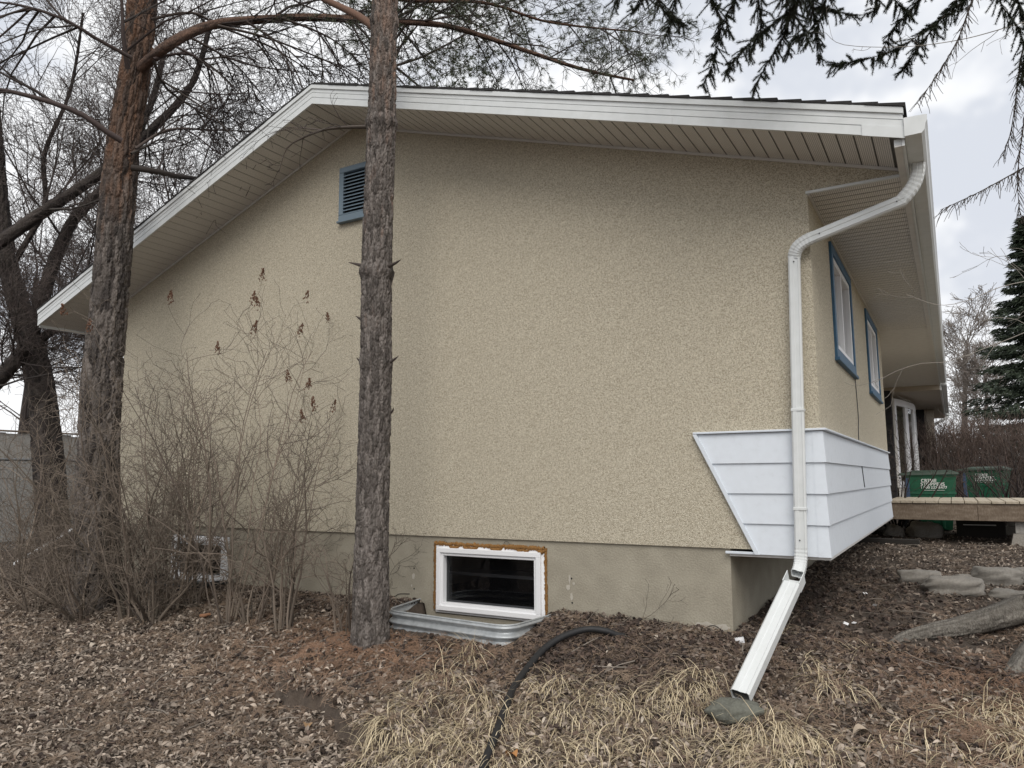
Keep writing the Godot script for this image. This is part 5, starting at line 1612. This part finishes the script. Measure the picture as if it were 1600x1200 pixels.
func litter() -> void:
	var cn := FastNoiseLite.new()
	cn.seed = 77
	cn.frequency = 0.9
	var leafs := [leaf_mesh(0.046, 0.013, 0.12, 0.5), leaf_mesh(0.040, 0.017, 0.20, -0.7), leaf_mesh(0.055, 0.011, -0.08, 1.0), leaf_mesh(0.036, 0.014, 0.3, 0.2)]
	for v in 4:
		var xf := []
		var cols := []
		for i in 34000:
			var q := spot()
			if not free_ground(q.x, q.y): continue
			var nz := needle_zone(q.x, q.y)
			if rng.randf() < nz * 0.75: continue
			var s := R(0.4, 1.15)
			var p := Vector3(q.x, H(q.x, q.y) + R(0.0, 0.022), q.y)
			xf.append(orient(p, Vector3(s * R(0.6, 0.95), s, s * R(0.9, 1.5)), 0.85))
			var f := pow(rng.randf(), 1.6)
			var c := Color(0.10, 0.077, 0.06).lerp(Color(0.50, 0.42, 0.345), f)
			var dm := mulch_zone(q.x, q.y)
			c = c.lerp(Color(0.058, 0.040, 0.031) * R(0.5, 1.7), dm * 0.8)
			if rng.randf() < 0.012: c = Color(0.48, 0.42, 0.35)
			cols.append(c * (1.0 + 0.25 * cn.get_noise_2d(q.x, q.y)))
		scatter("leaf_litter", ["fallen grey brown leaves covering the yard soil", "curled brown leaf litter over the yard", "narrow dry leaves strewn over the soil", "small curled dead leaves on the soil"][v], leafs[v], xf, cols)
	# bark chips and cone scales
	var ck := MB.new()
	ck.hexa([Vector3(-0.010, 0, -0.006), Vector3(0.011, 0, -0.007), Vector3(0.008, 0, 0.006), Vector3(-0.012, 0, 0.005), Vector3(-0.007, 0.009, -0.004), Vector3(0.009, 0.006, -0.005), Vector3(0.005, 0.01, 0.004), Vector3(-0.009, 0.005, 0.003)])
	var cm := ck.mesh(M.leaf)
	var xf2 := []
	var c2 := []
	for i in 85000:
		var q := spot()
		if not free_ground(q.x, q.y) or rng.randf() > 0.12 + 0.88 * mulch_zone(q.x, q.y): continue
		var s := R(0.6, 2.2)
		xf2.append(orient(Vector3(q.x, H(q.x, q.y) + R(-0.002, 0.026), q.y), Vector3(s, s, s), 1.4))
		c2.append(Color(0.026, 0.018, 0.015).lerp(Color(0.125, 0.085, 0.065), pow(rng.randf(), 1.5)))
	scatter("bark_chips", "dark bark chips and cone scales along the foundation", cm, xf2, c2)
	# needles: sheaves of fine straws
	var nk := MB.new()
	for i in 12:
		var a := R(0, TAU)
		var p := Vector3(R(-0.06, 0.06), R(0, 0.008), R(-0.06, 0.06))
		var d := Vector3(cos(a), R(-0.1, 0.1), sin(a)) * R(0.03, 0.06)
		var o := d.cross(Vector3.UP).normalized() * 0.0012
		nk.quad(p - d - o, p - d + o, p + d + o, p + d - o, Vector3.UP)
	var nm := nk.mesh(M.leaf)
	var xf3 := []
	var c3 := []
	for i in 42000:
		var q := spot()
		if not free_ground(q.x, q.y): continue
		var nz := needle_zone(q.x, q.y)
		if rng.randf() > 0.45 + 0.55 * nz: continue
		xf3.append(orient(Vector3(q.x, H(q.x, q.y) + R(0.004, 0.018), q.y), Vector3.ONE * R(0.6, 1.3), 0.35))
		c3.append(Color(0.16, 0.115, 0.085).lerp(Color(0.30, 0.22, 0.155), rng.randf()).lerp(Color(0.27, 0.145, 0.085) * R(0.6, 1.2), nz * 0.75))
	scatter("needle_litter", "fallen reddish pine needles matted over the soil", nm, xf3, c3)
	# sticks
	var sk := MB.new()
	sk.tube(PackedVector3Array([Vector3(-0.1, 0.003, 0), Vector3(-0.03, 0.008, 0.006), Vector3(0.05, 0.004, -0.004), Vector3(0.1, 0.006, 0.004)]), PackedFloat32Array([0.003, 0.0026, 0.0022, 0.0012]), 5)
	var xf4 := []
	var c4 := []
	for i in 1700:
		var q := spot()
		if not free_ground(q.x, q.y): continue
		var s := R(0.4, 1.6)
		xf4.append(orient(Vector3(q.x, H(q.x, q.y) + R(0.006, 0.02), q.y), Vector3(s, s, s), 0.2))
		c4.append(Color(0.10, 0.08, 0.065).lerp(Color(0.30, 0.26, 0.22), rng.randf()))
	scatter("fallen_sticks", "thin fallen sticks among the leaf litter", sk.mesh(M.leaf), xf4, c4)

func straw(k: MB, p: Vector3, d: Vector3, L: float, w: float, c: Color) -> void:
	# one drooping blade
	var m := 6
	var q := p
	var o := d.cross(Vector3.UP).normalized() * w
	k.col = c
	for i in m:
		var q2 := q + d * (L / m)
		var f0 := 1.0 - float(i) / m * 0.75
		var f1 := 1.0 - float(i + 1) / m * 0.75
		k.quad(q - o * f0, q + o * f0, q2 + o * f1, q2 - o * f1, Vector3.UP)
		q = q2
		var gy := H(q.x, q.z) + 0.008
		d = (d + Vector3(R(-0.28, 0.28), -0.22 - 0.45 * rng.randf(), R(-0.28, 0.28))).normalized()
		if q.y < gy:
			q.y = gy
			d.y = R(-0.05, 0.18)
			d = d.normalized()
func dry_grass() -> void:
	var k := MB.new()
	var clumps := [[690, 1062, 0.10, 40], [735, 1035, 0.08, 22], [725, 1010, 0.06, 12], [650, 1100, 0.10, 45], [612, 1135, 0.09, 45], [740, 1095, 0.10, 45], [735, 1150, 0.12, 70], [700, 1180, 0.12, 60], [845, 1095, 0.10, 35], [865, 1065, 0.08, 22], [905, 1110, 0.12, 45], [945, 1085, 0.10, 34], [965, 1125, 0.10, 40], [1000, 1105, 0.10, 42], [1025, 1170, 0.12, 55], [1055, 1085, 0.09, 46], [1085, 1066, 0.10, 50], [1080, 1115, 0.10, 50], [1192, 1148, 0.10, 62], [1205, 1185, 0.12, 65], [1256, 1148, 0.08, 38], [1292, 1068, 0.08, 26], [1312, 1082, 0.07, 20], [1266, 1040, 0.07, 16], [1350, 1020, 0.06, 12], [1535, 1135, 0.10, 44], [1560, 1112, 0.09, 34], [1592, 1165, 0.10, 45], [1440, 1150, 0.10, 16], [1378, 1155, 0.07, 12], [800, 1125, 0.10, 34], [785, 1185, 0.1, 45], [660, 1190, 0.12, 50], [870, 1180, 0.12, 44], [930, 1190, 0.12, 44], [1130, 1180, 0.10, 40], [1290, 1190, 0.10, 30], [585, 1185, 0.10, 26], [1500, 1200, 0.12, 30], [1220, 990, 0.05, 12], [1600, 1110, 0.1, 24]]
	for c in clumps:
		var g := G(c[0], c[1])
		var lean := Vector3(R(-0.7, 0.7), 0, R(0.0, 0.9))
		for i in int(c[3] * 2.3):
			var a := R(0, TAU)
			var r: float = c[2] * sqrt(rng.randf())
			var x := g.x + cos(a) * r * 1.2
			var z := g.z + sin(a) * r
			var out := Vector3(cos(a) * 0.8 + R(-1.0, 1.0), R(0.15, 1.3), sin(a) * 0.8 + R(-1.0, 1.0))
			out = (out + lean).normalized()
			straw(k, Vector3(x, H(x, z), z), out, R(0.12, 0.36), R(0.0016, 0.0036), Color(0.40, 0.32, 0.20).lerp(Color(0.72, 0.61, 0.42), rng.randf()))
	# stray blades between the clumps
	for i in 2600:
		var x := R(-4.2, 1.4)
		var z := R(0.9, 3.6)
		if hn.get_noise_2d(x * 2.0 + 40.0, z * 2.0) < -0.05: continue
		straw(k, Vector3(x, H(x, z), z), Vector3(R(-1, 1), R(0.2, 0.9), R(-1, 1)).normalized(), R(0.06, 0.20), R(0.001, 0.002), Color(0.24, 0.18, 0.12).lerp(Color(0.50, 0.41, 0.28), rng.randf()))
	single("dry_grass", k.mesh(M.straw), "straw coloured dry grass tufts in front of the house", "grass", "", "stuff")

func small_things() -> void:
	# cones
	var k := MB.new()
	for i in 46:
		var f := float(i) / 46
		var a := i * 2.39996
		var r := 0.017 * sin(PI * (0.08 + 0.88 * f)) + 0.003
		var p := Vector3(cos(a) * r * 0.35, 0.008 + f * 0.048, sin(a) * r * 0.35)
		var d := Vector3(cos(a), 0.45, sin(a)) * r
		var o := Vector3(-sin(a), 0, cos(a)) * r * 0.45
		k.col = Color(0.05, 0.035, 0.027).lerp(Color(0.12, 0.085, 0.062), R(0, 1))
		k.hexa([p - o * 0.6, p + o * 0.6, p + d + o, p + d - o, p - o * 0.6 + Vector3(0, 0.004, 0), p + o * 0.6 + Vector3(0, 0.004, 0), p + d + o * 0.8 + Vector3(0, 0.004, 0), p + d - o * 0.8 + Vector3(0, 0.004, 0)])
	var cone := k.mesh(M.leaf)
	for i in 44:
		var q := Vector2(R(-4.6, -1.5), R(0.75, 2.6)) if i < 30 else Vector2(R(-1.2, 0.6), R(-1.5, 1.4))
		var o := single("pine_cone", cone, "small dark pine cone lying in the litter", "pine cone", "pine cones in the litter")
		o.position = Vector3(q.x, H(q.x, q.y) + 0.014, q.y)
		o.rotation = Vector3(R(1.2, 1.9), R(0, TAU), 0)
		o.scale = Vector3.ONE * R(0.8, 1.15)
	# single leaves that stand out
	var big := leaf_mesh(0.085, 0.032, 0.18, 0.5)
	for q in [[800, 1188, 1.1, Color(0.42, 0.20, 0.07), "curled orange leaf in the grass beside the black hose", 1.1], [1012, 1186, 0.8, Color(0.40, 0.30, 0.2), "pale tan leaf caught among the straw tufts", 0.4], [1345, 1150, 1.0, Color(0.36, 0.29, 0.22), "large folded tan leaf on the brown litter", 2.0], [480, 1140, 0.9, Color(0.30, 0.19, 0.10), "rusty brown leaf by the worn soil step", 0.7], [146, 1013, 0.9, Color(0.46, 0.40, 0.33), "pale papery leaf below the old pine", 0.2], [683, 980, 0.9, Color(0.34, 0.22, 0.13), "tan leaf leaning on the galvanized window well", 1.0]]:
		var kk := MB.new()
		var g := G(q[0], q[1])
		var m := big.duplicate()
		var mt := mat(q[3].linear_to_srgb(), 0.85)
		m.surface_set_material(0, mt)
		var o := single("dry_leaf", m, q[4], "leaf")
		o.position = g + Vector3(0, 0.018, 0)
		o.rotation = Vector3(R(-0.3, 0.3), q[5], R(-0.3, 0.3))
		o.scale = Vector3.ONE * q[2]
	# dead vines and fallen wood
	for q in [["dead_vine", "wiry dead vine on the foundation beside the slender pine", [[612, 938], [607, 905], [622, 880], [645, 866], [660, 850]], 7, 0.0028], ["dead_vine", "thin dead vine at the foot of the foundation near the hose", [[995, 972], [1015, 962], [1030, 950], [1042, 938]], 5, 0.002], ["dead_vine", "wiry dead vine climbing the foundation between the bushes and the slender pine", [[520, 930], [512, 900], [500, 870], [515, 840], [540, 815]], 8, 0.0028]]:
		var kv := MB.new()
		var pts := []
		for r in q[2]: pts.append(PZ(r[0], r[1], 0.012))
		bough(kv, spline(pts, 0.05), q[4], 0.0012, 0, {n = [q[3], 3], len = [0.28, 0.12], ang = 0.8, jit = 0.25, trop = 0.03, cols = [Color(0.10, 0.08, 0.065)], rmin = 0.0012, slim = 0.006})
		for j in kv.v.size(): kv.v[j].z = clampf(kv.v[j].z, -0.016 if kv.v[j].y < YF else 0.003, 0.09)
		single(q[0], kv.mesh(M.twig), q[1], "vine")
	var kf := MB.new()
	var fp := []
	for r in [[170, 1046], [205, 1049], [240, 1052], [275, 1058]]: fp.append(G(r[0], r[1]) + Vector3(0, 0.02, 0))
	bough(kf, spline(fp, 0.06), 0.008, 0.003, 0, {n = [6, 2], len = [0.25, 0.1], ang = 0.7, jit = 0.15, trop = 0.02, cols = [Color(0.27, 0.23, 0.19)], rmin = 0.0015, slim = 0.008})
	single("fallen_branch", kf.mesh(M.twig), "pale fallen branch lying across the leaf litter below the bushes", "branch")
	var kp := MB.new()
	kp.quad(Vector3(-0.018, 0, -0.012), Vector3(0.02, 0.004, -0.01), Vector3(0.016, 0.012, 0.012), Vector3(-0.02, 0.006, 0.01), Vector3.UP)
	var scrap := kp.mesh(M.vinyl)
	for r in [[1343, 938], [1367, 949], [1322, 978], [1335, 977], [1364, 892], [1290, 1000], [1352, 930], [1388, 905]]:
		var os := single("paper_scrap", scrap, "tiny white scrap in the dark soil below the white siding", "scrap", "white scraps in the dark soil")
		os.position = G(r[0], r[1]) + Vector3(0, 0.014, 0)
		os.rotation = Vector3(R(-0.5, 0.5), R(0, TAU), R(-0.5, 0.5))
	# scrap of white plastic
	var g2 := G(1158, 1008)
	k = MB.new()
	for i in 6:
		var a0 := -0.9 + 1.8 * i / 6.0
		var a1 := -0.9 + 1.8 * (i + 1) / 6.0
		var f := func(a: float, y: float) -> Vector3: return Vector3(sin(a) * 0.04, y, cos(a) * 0.04 - 0.03)
		k.quad(f.call(a0, 0.0), f.call(a1, 0.0), f.call(a1, 0.05), f.call(a0, 0.055), Vector3(0, 0, 1))
	var o2 := single("plastic_scrap", k.mesh(M.vinyl), "curved scrap of white plastic on the soil by the foundation corner", "scrap")
	o2.position = g2 + Vector3(0, 0.0, 0)
	o2.rotation = Vector3(-0.2, 0.5, 0.15)
	# broken orange stick
	var g3 := G(320, 968)
	k = MB.new()
	k.tube(PackedVector3Array([Vector3(-0.06, 0.03, 0), Vector3(0, 0.035, 0), Vector3(0.09, 0.06, 0.02)]), PackedFloat32Array([0.016, 0.019, 0.012]), 7, true)
	var o3 := single("broken_wood", k.mesh(M.brick_orange), "orange broken piece of wood under the bare bushes", "wood")
	o3.position = g3
	rock(1150, 1122, Vector3(0.16, 0.065, 0.10), 0.035, 0.3, 3, "flat grey green stone below the mouth of the downspout", M.stone_green)
	rock(1490, 925, Vector3(0.24, 0.085, 0.15), 0.05, 0.1, 12, "long rounded pale slab in the stone border by the root", M.stone, "border_stone", 0.5)
	rock(1440, 912, Vector3(0.19, 0.08, 0.12), 0.045, -0.2, 22, "brown half buried stone at the end of the border", M.stone, "border_stone", 0.6)
	rock(1507, 909, Vector3(0.10, 0.05, 0.08), 0.02, 0.5, 32, "smallest stone tucked behind the pale slab", M.stone, "border_stone", 0.3)
	rock(1558, 910, Vector3(0.19, 0.09, 0.15), 0.045, 0.3, 42, "angular flat stone behind the pale slab", M.stone, "border_stone", 0.7)
	rock(1596, 908, Vector3(0.15, 0.09, 0.13), 0.03, 0.0, 52, "upright grey stone nearest the spruce trunk", M.stone, "border_stone", 0.5)
	rock(1583, 936, Vector3(0.17, 0.055, 0.12), 0.02, -0.3, 62, "low flat stone touching the spruce root", M.stone, "border_stone", 0.5)
	rock(1396, 838, Vector3(0.15, 0.13, 0.13), 0.05, 0.2, 72, "small grey boulder below the walkway behind the dark timber", M.stone, "boulder", 0.1)
	rock(1446, 838, Vector3(0.27, 0.16, 0.18), 0.07, 0.1, 82, "large smooth grey boulder under the walkway beside the bin", M.stone, "boulder", 0.2)

func ground() -> void:
	var xs := PackedFloat32Array()
	var zs := PackedFloat32Array()
	var f := func(list: PackedFloat32Array, lo: float, hi: float, st: float) -> void:
		var far := [-400.0, -200.0, -110.0, -65.0, -42.0, -30.0, -24.0]
		for q in far:
			if q < lo - 2.0: list.append(q)
		var x := lo
		while x < hi:
			list.append(x)
			x += st
		for i in range(far.size() - 1, -1, -1):
			if -far[i] > hi + 2.0: list.append(-far[i])
	f.call(xs, -15.0, 4.5, 0.05)
	f.call(zs, -12.0, 6.5, 0.05)
	var k := MB.new()
	var nx := xs.size()
	for z in zs:
		for x in xs: k.vert(Vector3(x, H(x, z), z), Vector3.UP)
	for j in zs.size() - 1:
		for i in nx - 1:
			var a := j * nx + i
			k.ix.append_array([a, a + 1, a + nx + 1, a, a + nx + 1, a + nx])
	for j in range(1, zs.size() - 1):
		for i in range(1, nx - 1):
			var a := j * nx + i
			k.n[a] = -(k.v[a + 1] - k.v[a - 1]).cross(k.v[a + nx] - k.v[a - nx]).normalized()
			if k.n[a].y < 0: k.n[a] = -k.n[a]
	structure("ground", k.mesh(M.soil), "dark brown soil sloping down from the foundation")

func make_sky() -> Sky:
	var w := 1024
	var h := 512
	var c := FastNoiseLite.new()
	c.seed = 12
	c.frequency = 1.5
	c.fractal_octaves = 5
	c.domain_warp_enabled = true
	c.domain_warp_amplitude = 0.35
	c.domain_warp_frequency = 1.0
	var data := PackedFloat32Array()
	data.resize(w * h * 3)
	for y in h:
		var el := (0.5 - (y + 0.5) / h) * PI
		for x in w:
			var az := (x + 0.5) / w * TAU
			var d := Vector3(cos(el) * sin(az), sin(el), cos(el) * cos(az))
			var v := Vector3(0.32, 0.29, 0.26)
			if el > -0.05:
				var q := Vector3(d.x, d.y * 2.2, d.z)
				var s := clampf(c.get_noise_3dv(q) * 0.95 + 0.5, 0.0, 1.0)
				v = Vector3(0.58, 0.61, 0.67).lerp(Vector3(0.82, 0.83, 0.845), sm(0.22, 0.62, s))
			var o := (y * w + x) * 3
			data[o] = v.x; data[o + 1] = v.y; data[o + 2] = v.z
	var im := Image.create_from_data(w, h, false, Image.FORMAT_RGBF, data.to_byte_array())
	var pm := PanoramaSkyMaterial.new()
	pm.panorama = ImageTexture.create_from_image(im)
	var sky := Sky.new()
	sky.sky_material = pm
	return sky

func _ready() -> void:
	# camera
	var yaw := 0.528
	var pit := 0.1256
	var rol := -0.0049
	FW = Vector3(-sin(yaw) * cos(pit), sin(pit), -cos(yaw) * cos(pit))
	var r0 := Vector3(cos(yaw), 0, -sin(yaw))
	var u0 := r0.cross(FW)
	RT = r0 * cos(rol) + u0 * sin(rol)
	UP = u0 * cos(rol) - r0 * sin(rol)
	var cam := Camera3D.new()
	cam.name = "camera"
	cam.fov = 54.16
	cam.near = 0.05
	cam.far = 900.0
	cam.transform = Transform3D(Basis(RT, UP, -FW), EYE)
	add_child(cam)
	cam.current = true
	# bright overcast sky, exposure
	var env := Environment.new()
	env.background_mode = Environment.BG_SKY
	env.sky = make_sky()
	env.background_energy_multiplier = 1.0
	env.tonemap_mode = Environment.TONE_MAPPER_LINEAR
	env.tonemap_exposure = 1.25
	env.ambient_light_source = Environment.AMBIENT_SOURCE_SKY
	env.sdfgi_enabled = true
	env.ssao_enabled = true
	env.ssil_enabled = true
	var we := WorldEnvironment.new()
	we.name = "world"
	we.environment = env
	add_child(we)
	# veiled sun, high over the photographer's right shoulder
	var sun := DirectionalLight3D.new()
	sun.name = "sun"
	sun.light_energy = 0.5
	sun.light_color = Color(1.0, 0.98, 0.95)
	sun.light_angular_distance = 40.0
	sun.shadow_enabled = true
	add_child(sun)
	sun.look_at_from_position(Vector3(5, 9, 8), Vector3.ZERO, Vector3.UP)

	rng.seed = 20240411
	hn.seed = 4
	hn.frequency = 0.9
	hn2.seed = 6
	hn2.frequency = 5.0
	make_materials()
	ground()
	var lw := MB.new()
	lw.quad(Vector3(2.6, 0.80, -60.0), Vector3(60.0, 0.80, -60.0), Vector3(60.0, 0.62, 4.0), Vector3(2.6, 0.62, 4.0), Vector3.UP)
	structure("lawn", lw.mesh(M.lawn), "pale dormant front lawn beside the yard")
	build_house()
	fences()
	deck()
	window_well([Vector3(-4.31, 0, -0.015), Vector3(-4.20, 0, 0.60), Vector3(-2.93, 0, 0.72), Vector3(-2.87, 0, -0.015)], 0.505, 0.22, M.galv, "galvanized corrugated window well in front of the foam edged basement window")
	window_well([Vector3(-7.98, 0, -0.015), Vector3(-7.92, 0, 0.48), Vector3(-6.92, 0, 0.48), Vector3(-6.86, 0, -0.015)], 0.52, 0.25, M.dark_steel, "dark window well hidden behind the bare bushes")
	bin(Vector3(-0.36, 0.68, -9.35), 0.06, "green wheeled bin with white lettering standing right behind the walkway", "")
	bin(Vector3(0.62, 0.78, -13.6), -0.25, "green wheeled bin standing farther off behind the dark bush stems", "")
	hose()
	front_pine()
	big_pine()
	right_spruce()
	sapling()
	left_tree()
	background_tree(-60, 880, 17.0, 9.0, "bare_tree", "leafless tree with fine twigs beyond the board fence", Color(0.075, 0.06, 0.055), "leafless trees beyond the board fence")
	background_tree(190, 880, 19.0, 11.0, "bare_tree", "leafless tree with fine twigs beyond the board fence", Color(0.075, 0.06, 0.055), "leafless trees beyond the board fence")
	background_tree(20, 880, 15.5, 7.5, "bare_tree", "leafless tree with fine twigs beyond the board fence", Color(0.075, 0.06, 0.055), "leafless trees beyond the board fence")
	background_tree(1505, 780, 40.0, 10.5, "bare_tree", "pale leafless tree beyond the brown hedge beside the dark spruce", Color(0.19, 0.165, 0.145), "pale leafless trees beyond the hedge")
	background_tree(1550, 780, 32.0, 7.0, "bare_tree", "pale leafless tree beyond the brown hedge beside the dark spruce", Color(0.16, 0.135, 0.118), "pale leafless trees beyond the hedge")
	background_tree(300, 880, 17.0, 9.5, "bare_tree", "leafless tree with fine twigs beyond the board fence", Color(0.075, 0.06, 0.055), "leafless trees beyond the board fence")
	back_pine()
	far_conifer(1645, 780, 22.0, 9.0, 2.5, "dark green spruce standing beyond the brown hedge")
	hedge()
	shrub(354, 972, 2.75, 9, 0.30, "tall tree-like bare bush with brown seed heads against the stucco", "", 9, 1.2)
	shrub(443, 985, 2.05, 12, 0.34, "vase shaped bare bush with brown seed heads near the slender pine", "", 5)
	shrub(205, 965, 2.2, 16, 0.45, "dense many stemmed leafless bush closest to the old pine trunk", "", 0)
	shrub(262, 955, 2.3, 14, 0.35, "thin stemmed leafless bush standing right before the hidden basement window", "", 3)
	shrub(300, 945, 2.0, 12, 0.35, "leafless bush behind the tall tree-like bush and against the wall", "", 0)
	shrub(150, 950, 1.7, 14, 0.6, "sprawling leafless bush growing round the foot of the old pine", "", 0)
	shrub(90, 940, 1.4, 14, 0.7, "leafless bush between the dark leaning tree and the old pine", "", 0)
	shrub(20, 925, 2.2, 12, 0.4, "leafless bush with upright stems in front of the chain link fence", "", 0)
	shrub(540, 992, 0.9, 9, 0.5, "small leafless shrub right beside the slender pine base", "", 0, 0.7)
	shrub(395, 975, 1.3, 9, 0.5, "short leafless bush between the two seed headed bushes", "", 0)
	shrub(55, 955, 1.1, 16, 1.1, "low tangled brush in front of the white plastic pole", "", 0, 1.3)
	shrub(125, 968, 1.0, 18, 1.2, "knee high tangle of bent twigs before the old pine", "", 0, 1.3)
	shrub(235, 972, 1.1, 18, 1.0, "knee high tangle of bent twigs before the hidden window well", "", 0, 1.3)
	litter()
	dry_grass()
	small_things()

func hedge() -> void:
	var t := thing("hedge", "tall bare brown hedge of dense upright twigs beyond the bins", "hedge", Vector3(4.0, 0.75, -19.0))
	var k := MB.new()
	var c := Color(0.105, 0.075, 0.062)
	for i in 1500:
		var x := R(-0.7, 9.0)
		var z := R(-20.4, -17.6)
		var y := H(x, z) - 0.02
		var h := R(1.9, 2.35)
		k.col = c * R(0.6, 1.4)
		var p := wander(Vector3(x, y, z), Vector3(R(-0.25, 0.25), 1, R(-0.25, 0.25)), h, 6, 0.12, 0.02)
		k.tube(p, taper(p.size(), 0.016, 0.005), 4)
		for j in 16:
			var q := p[1 + j % 6]
			k.col = c * R(0.6, 1.6)
			var w := wander(q, Vector3(R(-1, 1), R(0.2, 1.2), R(-1, 1)).normalized(), R(0.25, 0.6), 4, 0.2, 0.08)
			k.tube(w, taper(w.size(), 0.005, 0.003), 3)
	part("stems", k.mesh(M.twig), t).position = -t.position
	# darker bushes with crooked stems in front of it
	for q in [[1400, 800, 12.6, 1.5], [1520, 790, 13.2, 1.3], [1565, 790, 12.8, 1.35], [1600, 790, 13.4, 1.5], [1475, 790, 15.5, 1.2], [1640, 790, 12.8, 1.5]]:
		var g := P(q[0], q[1], q[2])
		var b := Vector3(g.x, H(g.x, g.z), g.z)
		var s := thing("bare_shrub", "dark crooked bare bush growing around the green bins", "shrub", b, "crooked bushes around the bins")
		var ks := MB.new()
		var cf := {n = [4, 3, 2], len = [0.5, 0.3, 0.14], ang = 0.6, jit = 0.2, trop = 0.05, cols = [Color(0.035, 0.028, 0.026), Color(0.05, 0.04, 0.036), Color(0.08, 0.06, 0.052)], rmin = 0.003, slim = 0.012}
		for i in 11:
			var an := R(0, TAU)
			bough(ks, wander(b + Vector3(cos(an), 0, sin(an)) * R(0, 0.12), Vector3(cos(an) * 0.7, 1, sin(an) * 0.7), q[3] * R(0.6, 1.1), 7, 0.2, 0.05), 0.017, 0.005, 0, cf)
		part("stems", ks.mesh(M.twig), s).position = -b
